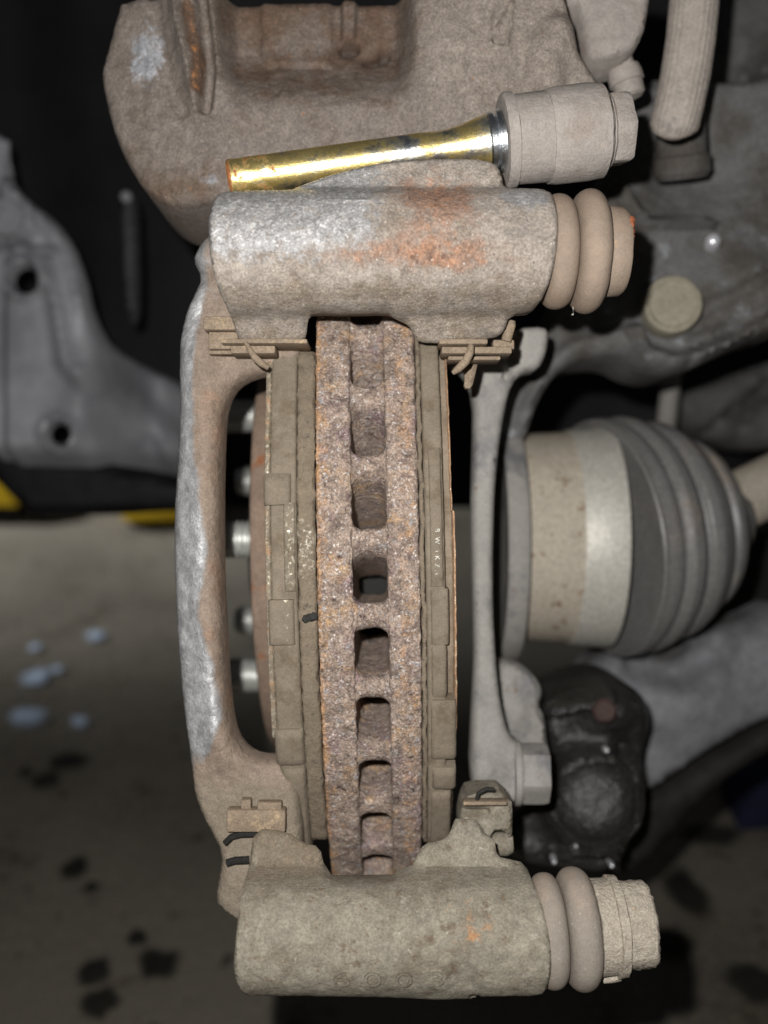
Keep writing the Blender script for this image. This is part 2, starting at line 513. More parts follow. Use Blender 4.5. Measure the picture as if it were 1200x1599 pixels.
def relief(loops, d, thick, s, edge, fn=None, wear=None, smooth=1, casting=0.15, mb=None, seed=0.0, bfn=None):
    """loops are drawn at photograph scale for the distance d (mm); fn(px,py,e) gives the distance of the front face"""
    loops = [chaikin(l, smooth) for l in loops]
    k = d / F
    dense = []
    for lp in loops:
        o = []
        for i in range(len(lp)):
            a, b = lp[i], lp[(i + 1) % len(lp)]
            n = max(1, int(math.hypot(b[0] - a[0], b[1] - a[1]) * k / s))
            o += [(a[0] + (b[0] - a[0]) * j / n, a[1] + (b[1] - a[1]) * j / n) for j in range(n)]
        dense.append(o)
    allp = [p for lp in dense for p in lp]
    edges, st = [], 0
    for lp in dense:
        n = len(lp)
        edges += [(st + i, st + (i + 1) % n) for i in range(n)]
        st += n
    xs = [p[0] for p in loops[0]]
    ys = [p[1] for p in loops[0]]
    sp = s / k
    gx, gy = np.meshgrid(np.arange(min(xs), max(xs), sp), np.arange(min(ys), max(ys), sp * 0.866))
    gx[1::2] += sp / 2
    gx, gy = gx.ravel(), gy.ravel()
    e = np.full(gx.shape, 1e9)
    for lp in loops:
        e = np.minimum(e, segdist(gx, gy, lp, True))
    ok = inside(gx, gy, loops) & (e > sp * 0.55)
    pts = allp + list(zip(gx[ok], gy[ok]))
    V, _, Fc, _, _, _ = delaunay_2d_cdt([Vector(p) for p in pts], edges, [], 0, 0.01)
    pv = np.array([(p.x, p.y) for p in V])
    Fc = [f for f in Fc]
    cen = np.array([pv[list(f)].mean(0) for f in Fc])
    keep = inside(cen[:, 0], cen[:, 1], loops)
    Fc = [tuple(f) for f, q in zip(Fc, keep) if q]
    X, Y = pv[:, 0], pv[:, 1]
    e = np.full(X.shape, 1e9)
    for lp in loops:
        e = np.minimum(e, segdist(X, Y, lp, True))
    e *= k
    front = np.full(X.shape, float(d)) if fn is None else fn(X, Y, e)
    if edge > 0:
        q = np.clip(edge - e, 0, edge)
        front = front + edge - np.sqrt(np.maximum(edge ** 2 - q ** 2, 0))
    if casting:
        front = front + casting * np.array([noise.fractal(Vector((x * k * 0.22 + seed, y * k * 0.22, seed)), 0.7, 2.0, 4) for x, y in zip(X, Y)])
    n = len(X)
    back = np.maximum(np.full(n, d + thick) if bfn is None else bfn(X, Y, front), front + 0.5)
    vx, vz = (X - 600) * k, (799.5 - Y) * k
    vs = list(zip(vx, front, vz)) + list(zip(vx, back, vz))
    cnt = {}
    for f in Fc:
        for i in range(len(f)):
            a, b = f[i], f[(i + 1) % len(f)]
            key = (min(a, b), max(a, b))
            cnt[key] = None if key in cnt else (a, b)
    fs = [f for f in Fc] + [tuple(i + n for i in reversed(f)) for f in Fc]
    for v in cnt.values():
        if v:
            a, b = v
            fs.append((b, a, a + n, b + n))
    w = None
    if wear:
        r, g, b = [np.broadcast_to(np.asarray(q, float), X.shape) for q in wear(X, Y)]
        w = list(zip(r.tolist(), g.tolist(), b.tolist())) * 2
    mb = mb or MB()
    return mb.add(vs, fs, w)

# ---------------------------------------------------------------- the setting: floor and drips
def floor_hit(px, py):
    o = M @ Vector((0, 0, 0))
    dr = (M @ (P(px, py, 1000) * 0.001)) - o
    t = -o.z / dr.z
    return o + dr * t

fb = MB()
N = 40
fb.add([(-8 + 16 * i / N, -4 + 16 * j / N, 0) for j in range(N + 1) for i in range(N + 1)],
       [(j * (N + 1) + i, j * (N + 1) + i + 1, (j + 1) * (N + 1) + i + 1, (j + 1) * (N + 1) + i) for j in range(N) for i in range(N)])
tag(fb.build('floor', MAT['floor'], world=True), 'stained brown concrete workshop floor under the raised car', kind='structure')

def blot(c, rx, ry, seed, z):
    """an irregular thin film lying on the floor"""
    n = 40
    rx, ry = rx * 0.72, ry * 0.72
    vs, ws = [(c.x, c.y, z + 0.0012)], [(1, 0, 0)]
    for ring, kk, zz in ((0, 0.5, 0.001), (1, 1.0, 0.0)):
        for i in range(n):
            a = 2 * math.pi * i / n
            q = kk * (1 + 0.35 * noise.noise(Vector((math.cos(a) * 1.3 + seed, math.sin(a) * 1.3, seed))))
            vs.append((c.x + rx * q * math.cos(a), c.y + ry * q * math.sin(a), z + zz))
            ws.append((0.62 if ring == 0 else 0, 0, 0))
    fs = [(0, 1 + i, 1 + (i + 1) % n) for i in range(n)]
    fs += [(1 + i, 1 + n + i, 1 + n + (i + 1) % n, 1 + (i + 1) % n) for i in range(n)]
    return MB().add(vs, fs, ws)

wet = [(57, 1063, .026, .026, 'brightest wet patch with painted pale bluish reflection on the floor, lying left of the grey bracket arm'),
       (90, 1050, .012, .013, 'small round wet patch with painted pale reflection touching the right of the brightest one'),
       (150, 997, .020, .018, 'oval wet patch with painted bluish reflection nearest the bracket arm, farthest up the floor'),
       (55, 1016, .012, .013, 'faint small wet patch with painted reflection above the brightest patch on the floor'),
       (45, 1125, .034, .026, 'broad dim wet patch with painted bluish reflection below the brightest patch on the floor'),
       (125, 1132, .015, .018, 'dim round wet patch with painted reflection to the right of the broad dim patch')]
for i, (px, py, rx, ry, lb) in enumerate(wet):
    tag(blot(floor_hit(px, py), rx, ry, i * 3.3, 0.0035).build('wet_glare', MAT['wet'], world=True), lb, 'puddle', 'wet floor patches with painted pale reflections')
drips = [(105, 1195, .030, .020, 'elongated dark oil drip below the wet patches with painted pale reflections'), (75, 1225, .018, .016, 'dark oil drip just below the elongated drip'),
         (40, 1212, .010, .010, 'small dark drip left of the elongated drip'),
         (118, 1363, .016, .018, 'round dark oil drip alone in the left middle of the lower floor'), (143, 1392, .008, .009, 'tiny dark drip just below the round drip on the left'),
         (215, 1472, .012, .012, 'small faint dark drip above a larger pair at bottom left'), (247, 1512, .022, .022, 'broad dark drip left of the lower pin housing'),
         (150, 1525, .018, .020, 'dark oil drip left of the broad drip at bottom left'), (160, 1572, .020, .020, 'dark oil drip nearest the bottom edge of the photo'),
         (1070, 1400, .024, .034, 'tall dark oil stain right of the lower boot'), (1050, 1480, .022, .020, 'dark oil stain just below the tall stain right of the lower boot'),
         (1110, 1310, .034, .022, 'wide dark stain on the floor below the control arm'), (1180, 1540, .030, .024, 'dark stain in the bottom right corner of the floor')]
for i, (px, py, rx, ry, lb) in enumerate(drips):
    tag(blot(floor_hit(px, py), rx, ry, 40 + i * 2.7, 0.0035).build('oil_drip', MAT['stain'], world=True), lb, 'oil stain', 'dark oil drips on the floor')

# ---------------------------------------------------------------- car body behind the brake
# arched black liner behind everything
lb_ = MB()
vs, fs = [], []
nu, nv = 60, 24
for j in range(nv + 1):
    for i in range(nu + 1):
        u, v = i / nu, j / nv
        x = -520 + 1100 * u
        z0 = 3 + 45 * (0.5 - 0.5 * math.tanh((x + 170) / 30))
        z = z0 + (543 - z0) * v
        y = 640 + 60 * math.sin(u * 3.1) - 170 * (v ** 2) + 6 * (0.5 + 0.5 * math.tanh(6 * math.sin(u * 34)))
        vs.append((x, y, z))
o_ = len(vs)
vs += [(x, y + 4, z) for (x, y, z) in vs]
for j in range(nv):
    for i in range(nu):
        a = j * (nu + 1) + i
        fs += [(a, a + 1, a + nu + 2, a + nu + 1), (a + o_, a + nu + 1 + o_, a + nu + 2 + o_, a + 1 + o_)]
for i in range(nu):
    fs.append((i, i + o_, i + 1 + o_, i + 1))
lb_.add(vs, fs)
tag(lb_.build('wheel_arch_liner', MAT['black'], sharp=60), 'black ribbed plastic liner filling the wheel arch behind the brake', 'liner')

# grey sheet metal panel with two round holes
pan = thing('body_panel', 'satin grey sheet metal panel with two round holes, left behind the brake', 'panel', P(120, 700, 480))
out = [(-60, 190), (2, 200), (8, 240), (22, 285), (48, 318), (82, 340), (112, 380), (130, 430), (140, 490), (158, 535), (205, 558), (250, 578), (278, 615), (290, 680), (292, 750), (150, 760), (-60, 760)]
def pfn(X, Y, e):
    d = np.full(X.shape, 480.0)
    d -= 9 * sstep(segdist(X, Y, [(20, 300), (70, 385), (105, 470), (118, 560), (175, 620), (240, 680), (255, 760)]), 40, 4)
    d += 9 * sstep(segdist(X, Y, [(-60, 380), (0, 384), (80, 392)]), 11, 3)
    d += 14 * sstep(segdist(X, Y, [(30, 330), (85, 395), (112, 480), (125, 560)]), 22, 2) * 0.5
    d += 40 * sstep(Y, 690, 760)
    d += 46 * sstep(X, 118, 215) + 20 * sstep(X, 215, 290)
    d += 7 * sstep(12 - X, 0, 14)
    for cx, cy, r in ((40, 437, 22), (92, 678, 18)):
        d -= 4 * np.exp(-((np.hypot(X - cx, Y - cy) - r - 6) / 8) ** 2)
    return d
relief([out, circle(40, 437, 20), circle(92, 678, 16)], 480, 34, 2.2, 4.0, pfn, None, 1, 0.1, bfn=lambda X, Y, f: f + 2.0).build('sheet', MAT['panel'], pan)
MB().lathe(P(10, 340, 477), (0, -1, 0), [(0, 9.5), (3, 9), (4.5, 7.5), (4.6, 3.0), (3.0, 2.6)], 32).build('bolt', MAT['panel'], pan)
# black sill under the panel
relief([[(-70, 660), (0, 700), (295, 742), (330, 770), (330, 800), (275, 797), (195, 800), (140, 805), (70, 803), (48, 806), (36, 800), (0, 764), (-70, 690)]], 500, 60, 5, 8, None, None, 1, 0.6).build('sill_trim', MAT['black'])
tag(bpy.data.objects['sill_trim'], 'black plastic sill trim under the grey panel', 'trim')
# slender rod in the dark
rod = thing('link_rod', 'slender dark metal link rod hanging in the black wheel arch, left', 'rod', P(200, 500, 520))
relief([[(186, 300), (210, 296), (214, 380), (215, 470), (211, 500), (203, 505), (194, 480), (188, 400)]], 520, 10, 2.5, 3.5, None, None, 2, 0.2).build('rod', MAT['dim'], rod)
MB().lathe(P(198, 308, 516), (0, -1, 0), [(0, 3), (2, 2.6), (3, 1.4)], 24).build('bolt', MAT['panel'], rod)

# yellow pieces of the lift on the floor, far left
def lift_arm(name, px0, px1, py, label, depth, hgt, wedge):
    c0, c1 = floor_hit(px0, py), floor_hit(px1, py)
    t = thing(name, label, 'lift arm', (0, 0, 0), 'yellow lift arms under the car')
    t.location = c0
    t['_org'] = tuple(c0)
    L = (c1 - c0).length
    b = MB()
    x0, y0 = c0.x, c0.y
    if wedge:
        b.add([(x0, y0, .03), (x0 + L, y0, .03), (x0 + L * .78, y0, .03 + hgt * .4), (x0, y0, .03 + hgt),
               (x0, y0 + depth, .03), (x0 + L, y0 + depth, .03), (x0 + L * .78, y0 + depth, .03 + hgt * .4), (x0, y0 + depth, .03 + hgt)],
              [(3, 2, 1, 0), (4, 5, 6, 7), (0, 1, 5, 4), (1, 2, 6, 5), (2, 3, 7, 6), (3, 0, 4, 7)])
    else:
        b.box((x0, y0, .014), (x0 + L, y0 + depth, .014 + hgt), .006)
    b.build('arm_beam', MAT['yellow'], t, world=True)
    MB().box((x0 + L * .05, y0 + .01, .003), (x0 + L * .9, y0 + depth * .9, .0155 if not wedge else .0265), .004).build('foot_pad', MAT['black'], t, world=True)
    return t
lift_arm('lift_arm', -70, 34, 826, 'yellow wedge ended lift arm at the left edge of the photo', .10, .10, True)
lift_arm('lift_arm', 192, 330, 834, 'low yellow lift arm partly hidden by the grey bracket arm', .12, .022, False)

# ---------------------------------------------------------------- brake rotor
AX = Vector((0, 376, -13))          # axle centre
RR = 130.0
ROLL = 1.1
rc = Vector((-4, 246, -13))
rotor = thing('brake_rotor', 'rust covered vented brake rotor seen edge on between two pads', 'brake disc', AX)
NV = 42
def disc(x0, x1, wearfn, seed):
    """friction ring: rim pitted by rust"""
    b = MB()
    prof = []
    n = 9
    for rr in (80, 92, 104, 114, 121, 125, 127.5, 129):
        prof.append((x0, rr))
    prof.append((x0 + 0.12, RR - 0.4))
    for i in range(n):
        prof.append((x0 + 0.5 + (x1 - x0 - 1.0) * i / (n - 1), RR))
    prof.append((x1 - 0.12, RR - 0.4))
    for rr in (129, 127.5, 125, 121, 114, 104, 92, 80):
        prof.append((x1, rr))
    b.lathe(Vector((0, AX.y, AX.z)), (1, 0, 0), prof, 900, None, wearfn)
    b.rough(0.30, 0.45, 0.26, 1.6, seed)
    return b.roll(-ROLL, rc)
rim_r = lambda a, t: ((0.50 if t < -15.9 else 0.34 if t < -14.2 else 0.18), 0, 0)
disc(-16.8, -7.9, rim_r, 3.0).build('outer_disc', MAT['rotor'], rotor, 50)
disc(0.9, 8.9, lambda a, t: ((0.34 if 3.5 < t < 8.0 else 0.10) * (1.0 if math.cos(a) > -2 else 1), 0, 0), 9.0).build('inner_disc', MAT['rotor'], rotor, 50)
# vanes: solid webs between the discs, filleted into both
def vane(th):
    b = MB()
    xs = np.linspace(-8.3, 1.3, 13)
    vs, fs, ring = [], [], 0
    rs = ((129.0, 0.7), (128.8, 1.7), (128.1, 2.5), (127.0, 3.0), (125.4, 3.25), (122, 3.2), (112, 2.9), (98, 3.0), (84, 3.2))
    for x in xs:
        q = min(x + 8.3, 1.3 - x)
        fil = 3.0 * (1 - math.sqrt(max(0, 1 - (1 - min(q, 3.6) / 3.6) ** 2)))
        loop = []
        for sgn in (1, -1):
            for r, hw in (rs if sgn > 0 else reversed(rs)):
                loop.append((x, r - 0.5 * math.sin(math.pi * (x + 8.3) / 9.6), sgn * (hw + fil)))
        ring = len(loop)
        for (xx, r, t) in loop:
            sl = th + R_(0.10) * (130 - r)          # slightly swept
            c, s = math.cos(sl), math.sin(sl)
            vs.append((xx, AX.y - (r * c - t * s), AX.z - (r * s + t * c)))
    for i in range(len(xs) - 1):
        for j in range(ring):
            a, bb = i * ring + j, i * ring + (j + 1) % ring
            fs.append((a, bb, bb + ring, a + ring))
    b.add(vs, fs)
    b.rough(0.45, 0.28, 0.25, 1.4, th * 7)
    return b.roll(-ROLL, rc)
for i in range(NV):
    th = R_(5.7) + 2 * math.pi * i / NV
    if math.cos(th) > -0.2:
        vane(th).build('vane', MAT['rotor_in'] if False else MAT['rotor'], rotor, 60)
hb = MB()
hb.lathe(Vector((0, AX.y, AX.z)), (1, 0, 0), [(-41.5, 20), (-41.5, 72.0), (-41.0, 74.0), (-39.5, 75.0), (-30, 75.2), (-17, 76), (-14, 82), (-9, 82), (-9, 20)], 160)
hb.rough(0.15, 0.2)
hb.roll(-ROLL, rc).build('hat', MAT['hat'], rotor)

hub = thing('wheel_hub', 'wheel hub with five threaded studs, seen through the bracket window', 'wheel hub', AX)
MB().lathe(Vector((0, AX.y, AX.z)), (1, 0, 0), [(-49, 12), (-49, 22), (-47.5, 24), (-42.2, 25), (-42.2, 12)], 64).build('hub_pilot', MAT['dim'], hub)
MB().lathe(Vector((0, AX.y, AX.z)), (1, 0, 0), [(-12, 30), (-12, 70), (8, 70), (8, 30)], 64).build('vent_backing', MAT['rubber_and_shade'], hub)  # black cylinder added to keep the view through the rotor vents dark
for i in range(5):
    a = R_(72 * i + 4.5)
    c = Vector((0, AX.y - 50 * math.cos(a), AX.z + 50 * math.sin(a)))
    prof = [(-42, 6.1)]
    t = -43.0
    while t > -60:
        prof += [(t, 6.3), (t - 0.55, 6.3), (t - 0.8, 5.6), (t - 1.25, 5.6)]
        t -= 1.7
    prof += [(-61.5, 5.4), (-62.5, 4.4)]
    MB().lathe(c, (1, 0, 0), prof, 28).build('wheel_stud', MAT['stud'], hub, 40)

# ---------------------------------------------------------------- brake pads
def th_of(py, r):
    """angle on a circle of radius r about the axle where the row py of the photograph meets it"""
    lo, hi = -1.2, 1.2
    for _ in range(50):
        m = (lo + hi) / 2
        y = 799.5 + F * (-AX.z + r * math.sin(m)) / (AX.y - r * math.cos(m))
        if y < py:
            lo = m
        else:
            hi = m
    return lo
def arcbox(mb, x0, x1, y0, y1, r0, r1, bev=0.4, g=None, n=None, jag=0.0):
    """block following the rotor's curve from row y0 to row y1, x range in mm, radius r0..r1"""
    t0, t1 = th_of(y0, r1), th_of(y1, r1)
    n = n or max(4, int((t1 - t0) * r1 / 1.2))
    prof = [(x0, r0), (x0, r1 - bev), (x0 + bev, r1)]
    k = max(2, int((x1 - x0 - 2 * bev) / 0.9))
    prof += [(x0 + bev + (x1 - x0 - 2 * bev) * i / k, r1) for i in range(1, k)]
    prof += [(x1 - bev, r1), (x1, r1 - bev), (x1, r0)]
    vs, fs, ws = [], [], []
    for i in range(n + 1):
        t = t0 + (t1 - t0) * i / n
        for (x, r) in prof:
            q = 1.0
            if i in (0, n) and r > r0:
                r -= bev
            if jag:
                x += jag * noise.noise(Vector((i * 0.6, r * 0.7, x0)))
            vs.append((x, AX.y - r * math.cos(t), AX.z - r * math.sin(t)))
            ws.append(g((x - x0) / (x1 - x0), i / n) if g else (0, 0, 0))
    m = len(prof)
    for i in range(n):
        for j in range(m):
            a, b = i * m + j, i * m + (j + 1) % m
            fs.append((a, b, b + m, a + m))
    fs += [tuple(reversed(range(m))), tuple(range(n * m, n * m + m))]
    return mb.add(vs, fs, ws)
def pad_piece(parent, name, mat, x0, x1, y0, y1, r0, r1, bev=0.4, g=None, rough=0.08, jag=0.0):
    b = arcbox(MB(), x0, x1, y0, y1, r0, r1, bev, g, None, jag)
    b.rough(rough, 0.6, rough, 1.9, x0)
    return b.roll(-ROLL, rc).build(name, mat, parent, 50)

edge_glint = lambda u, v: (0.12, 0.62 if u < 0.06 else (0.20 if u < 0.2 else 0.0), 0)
pl = thing('brake_pad', 'thicker dust brown outboard brake pad, left of the rotor', 'brake pad', Vector((-24, 256, -93)), 'pair of brake pads')
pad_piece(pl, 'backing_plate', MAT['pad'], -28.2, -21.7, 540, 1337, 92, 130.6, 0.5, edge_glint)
pad_piece(pl, 'friction_lining', MAT['lining'], -21.6, -17.15, 545, 1312, 94, 129.7, 0.6,
          lambda u, v: (0, 0.05 + 0.46 * math.exp(-((v - 0.38) / 0.10) ** 2), 0), 0.26, 0.2)
pad_piece(pl, 'shim', MAT['pad'], -29.6, -28.35, 560, 1150, 96, 130.4, 0.2, lambda u, v: (0.36, 0.48, 0), 0.06, 0.15)
pad_piece(pl, 'shim_tab', MAT['pad'], -29.7, -22.9, 735, 785, 122, 132.6, 0.8)
pad_piece(pl, 'shim_tab', MAT['pad'], -29.0, -22.6, 935, 1006, 122, 132.4, 0.6, lambda u, v: (0, 0.50 * math.exp(-((u - 0.7) / 0.25) ** 2), 0))
pad_piece(pl, 'shim_tab', MAT['pad'], -28.9, -21.6, 1140, 1196, 122, 132.2, 0.9)
pad_piece(pl, 'wear_strip', MAT['pad'], -24.8, -22.0, 782, 921, 124, 132.0, 0.4, lambda u, v: (0, 0.47, 0))
pad_piece(pl, 'end_block', MAT['pad'], -27.6, -21.9, 1200, 1338, 118, 131.2, 0.6)
# torn notch in the lining edge, set as small black lumps
b = MB()
for k_ in range(3):
    b.lathe(P(479 + k_ * 6, 966 - k_ * 2, 246.4), (0.3, -1, 0.2), [(-0.6, 1.1), (0.1, 1.0), (0.3, 0.4)], 10)
b.rough(0.3, 1.1).build('chipped_lip', MAT['rubber_and_shade'], pl)

pr = thing('brake_pad', 'worn thin inboard brake pad with coppery edge, right of the rotor', 'brake pad', Vector((14, 256, -93)), 'pair of brake pads')
pad_piece(pr, 'friction_lining', MAT['lining'], 9.15, 10.3, 500, 1318, 96, 129.6, 0.3, None, 0.12, 0.5)
pad_piece(pr, 'backing_plate', MAT['pad'], 10.45, 15.2, 532, 1325, 92, 130.5, 0.5)
pad_piece(pr, 'shim', MAT['pad'], 15.3, 17.4, 556, 1290, 92, 126.5, 0.3)
pad_piece(pr, 'shim_edge', MAT['shim'], 17.45, 17.95, 800, 1142, 96, 130.2, 0.12, None, 0.06, 0.15)
pad_piece(pr, 'shim_edge', MAT['shim'], 17.0, 17.4, 556, 800, 96, 129.4, 0.12, None, 0.06, 0.15)
ps = pad_piece(pr, 'label_strip', MAT['pad'], 11.6, 14.7, 700, 918, 124, 131.6, 0.4)
pad_piece(pr, 'wear_strip', MAT['pad'], 11.5, 15.9, 922, 1010, 124, 131.4, 0.5)
pad_piece(pr, 'wear_strip', MAT['pad'], 11.5, 15.3, 1012, 1092, 124, 131.2, 0.5)
pad_piece(pr, 'shim_tab', MAT['pad'], 11.2, 17.7, 1098, 1190, 122, 131.8, 0.7)
pad_piece(pr, 'shim_tab', MAT['pad'], 11.6, 17.7, 1204, 1238, 122, 132.0, 0.8)
pad_piece(pr, 'end_block', MAT['pad'], 11.2, 16.6, 1240, 1326, 118, 131.0, 0.6)

# ---------------------------------------------------------------- lettering helper
def glyphs(body, size, loc, right, up, nrm, ext, name, mat, parent, spacing=1.0):
    cu = bpy.data.curves.new('tmp', 'FONT')
    cu.body = body
    cu.size = size
    cu.extrude = ext
    cu.bevel_depth = ext * 0.3
    cu.bevel_resolution = 1
    cu.space_character = spacing
    cu.align_x, cu.align_y = 'CENTER', 'CENTER'
    to = bpy.data.objects.new('tmp', cu)
    COL.objects.link(to)
    dg = bpy.context.evaluated_depsgraph_get()
    dg.update()
    me = bpy.data.meshes.new_from_object(to.evaluated_get(dg))
    r, u, n = [Vector(q).normalized() for q in (right, up, nrm)]
    b = MB()
    vs = [Vector(loc) + r * v.co.x + u * v.co.y + n * v.co.z for v in me.vertices]
    b.add(vs, [tuple(p.vertices) for p in me.polygons])
    bpy.data.objects.remove(to)
    bpy.data.curves.remove(cu)
    bpy.data.meshes.remove(me)
    return b.build(name, mat, parent, 40)

# the faded white print on the inboard pad runs down its edge
for i_, (ch, yy) in enumerate(zip('BWMKZA', (828, 844, 858, 871, 883, 894))):
    t_ = th_of(yy, 131.6)
    n_ = Vector((0, -math.cos(t_), -math.sin(t_)))
    pos = Vector((13.0 + 0.2, AX.y - 131.75 * math.cos(t_), AX.z - 131.75 * math.sin(t_)))
    dn = Vector((0, math.sin(t_), -math.cos(t_)))
    glyphs(ch, 1.7, pos, dn, (1, 0, 0), n_, 0.05, 'print', MAT['print'], ps)

# ---------------------------------------------------------------- caliper bracket
br = thing('caliper_bracket', 'rusty grey caliper bracket framing the rotor and pads', 'brake bracket', P(600, 1550, 250))
DB = 241.0
def cyl(Y, yc, rpx, dc, k):
    z = (Y - yc) * k
    r = rpx * k
    return dc - np.sqrt(np.maximum(r * r - z * z, 0)) + 40.0 * np.maximum(np.abs(z) - r, 0) * 0.25
def cyl_back(yc, rpx, flat):
    def f(X, Y, front):
        k = DB / F
        return np.maximum(DB + np.sqrt(np.maximum((rpx * k) ** 2 - ((Y - yc) * k) ** 2, 0)) * 0.8, np.where((Y > 300) & (Y < 1390) & (np.abs(Y - yc) > rpx - 4), DB + flat, 0))
    return f
# upper pin housing
up_out = [(352, 316), (344, 335), (341, 380), (344, 430), (352, 468), (360, 488), (362, 505), (367, 523), (374, 528), (468, 527), (476, 517), (479, 497), (488, 487), (545, 490), (604, 487), (616, 494), (640, 503), (647, 515), (654, 527), (700, 528), (776, 521), (792, 512), (797, 490), (836, 485), (850, 450), (857, 395), (857, 345), (851, 308), (815, 304), (784, 303), (781, 275), (770, 258), (740, 251), (660, 252), (600, 258), (540, 272), (490, 289), (450, 301), (400, 306), (365, 308)]
def up_fn(X, Y, e):
    k = DB / F
    yc = 398 - 4 * (X - 345) / 510
    c = cyl(Y, yc, 96, DB, k)
    lip = np.full(X.shape, DB - 1.0) + 7.0 * sstep(Y, 470, 532)
    top = np.full(X.shape, DB - 5.0) + 0.05 * (300 - Y)
    d = smin(c, np.where(Y > 440, lip, 1e3), 4.0)
    d = smin(d, np.where((Y < 380) & (X > 430), top + 3 * sstep(X, 520, 430), 1e3), 3.0)
    d += 0.8 * sstep(segdist(X, Y, [(480, 482), (620, 480), (800, 478)]), 14, 2)
    d -= 0.35 * sstep(segdist(X, Y, [(505, 340), (584, 338)]), 4, 1)
    d += 0.5 * sstep(X, 835, 858)
    d += 0.9 * gauss(X, Y, 690, 325, 60, 22) - 0.7 * gauss(X, Y, 560, 330, 60, 26)
    return d
def up_wear(X, Y):
    r = 0.52 * gauss(X, Y, 680, 330, 95, 75) + 0.40 * gauss(X, Y, 680, 425, 150, 35) + 0.26 * gauss(X, Y, 520, 425, 80, 25)
    g = 0.50 * sstep(X, 650, 560) * sstep(Y, 480, 395) + 0.56 * gauss(X, Y, 810, 330, 60, 26) + 0.25 * gauss(X, Y, 690, 285, 70, 26) - 0.2 * gauss(X, Y, 600, 425, 60, 30)
    b = 0.55 * sstep(Y, 430, 470) - 0.2
    return r, np.clip(g, 0, .6), np.maximum(b, 0)
relief([up_out], DB, 14, 0.75, 1.1, up_fn, up_wear, 1, 0.28, seed=1, bfn=cyl_back(398, 96, 3.0)).build('pin_housing', MAT['cast'], br, 42)

# lower pin housing
lo_out = [(380, 1440), (377, 1475), (381, 1508), (388, 1530), (396, 1541), (470, 1540), (540, 1542), (600, 1551), (660, 1556), (720, 1554), (752, 1549), (763, 1545), (750, 1538), (760, 1535), (838, 1534), (846, 1500), (849, 1450), (842, 1400), (826, 1363), (800, 1358), (782, 1354), (779, 1332), (779, 1332), (764, 1321), (756, 1309), (749, 1300), (748, 1299), (718, 1299), (716, 1299), (708, 1320), (700, 1328), (690, 1333), (665, 1336), (652, 1355), (644, 1370), (600, 1375), (520, 1378), (505, 1370), (496, 1340), (470, 1336), (440, 1318), (388, 1314), (384, 1370), (382, 1402)]
def lo_fn(X, Y, e):
    k = DB / F
    c = cyl(Y, 1457 + 2 * sstep(X, 400, 600), 88, DB, k)
    web = np.full(X.shape, DB + 4.0) - 0.02 * (X - 350) * 0 + 5 * sstep(Y, 1400, 1300)
    d = smin(c, np.where(Y < 1440, web, 1e3), 5.0)
    d -= 1.6 * gauss(X, Y, 690, 1545, 60, 12)
    d += 2.5 * sstep(segdist(X, Y, [(735, 1532), (752, 1543)]), 7, 1)
    d += 0.9 * gauss(X, Y, 720, 1490, 40, 30)
    return d
def lo_wear(X, Y):
    r = 0.36 * gauss(X, Y, 740, 1410, 70, 40) + 0.30 * gauss(X, Y, 700, 1325, 24, 24) + 0.15 * gauss(X, Y, 600, 1450, 150, 60)
    b = 0.55 * sstep(Y, 1400, 1360) * sstep(X, 560, 480) + 0.35 * sstep(Y, 1520, 1545)
    return r, 0.0, b
relief([lo_out], DB, 16, 0.75, 1.0, lo_fn, lo_wear, 1, 0.30, seed=5, bfn=cyl_back(1457, 88, 7.0)).build('pin_housing', MAT['cast_low'], br, 42)
def cast_text(body, cx, cy, hgt, pitch, wid):
    """raised figures that follow the housing's rounded front"""
    cu = bpy.data.curves.new('tmp', 'FONT')
    b = MB()
    for i, ch in enumerate(body):
        cu.body = ch
        cu.size = 1.0
        cu.extrude = 0.5
        cu.offset = -0.012
        cu.resolution_u = 6
        to = bpy.data.objects.new('tmp', cu)
        COL.objects.link(to)
        dg = bpy.context.evaluated_depsgraph_get()
        me = bpy.data.meshes.new_from_object(to.evaluated_get(dg))
        v = np.array([tuple(q.co) for q in me.vertices])
        v[:, :2] -= (v[:, :2].min(0) + v[:, :2].max(0)) / 2
        sx, sy = np.ptp(v[:, 0]), np.ptp(v[:, 1])
        X = cx + (i - (len(body) - 1) / 2) * pitch + v[:, 0] / sx * wid
        Y = cy - 2 * (i - 1.5) * 0.0 - v[:, 1] / sy * hgt
        D = lo_fn(X, Y, X * 0 + 9) + 0.2 - 1.25 * (v[:, 2] > 0)
        k = DB / F
        b.add([((x - 600) * k, d_, (799.5 - y) * k) for x, y, d_ in zip(X, Y, D)], [tuple(p.vertices) for p in me.polygons])
        bpy.data.objects.remove(to)
        bpy.data.meshes.remove(me)
    return b.build('cast_number', MAT['cast_low'], br, 40)
cast_text('6003', 606, 1489, 24, 46, 25)

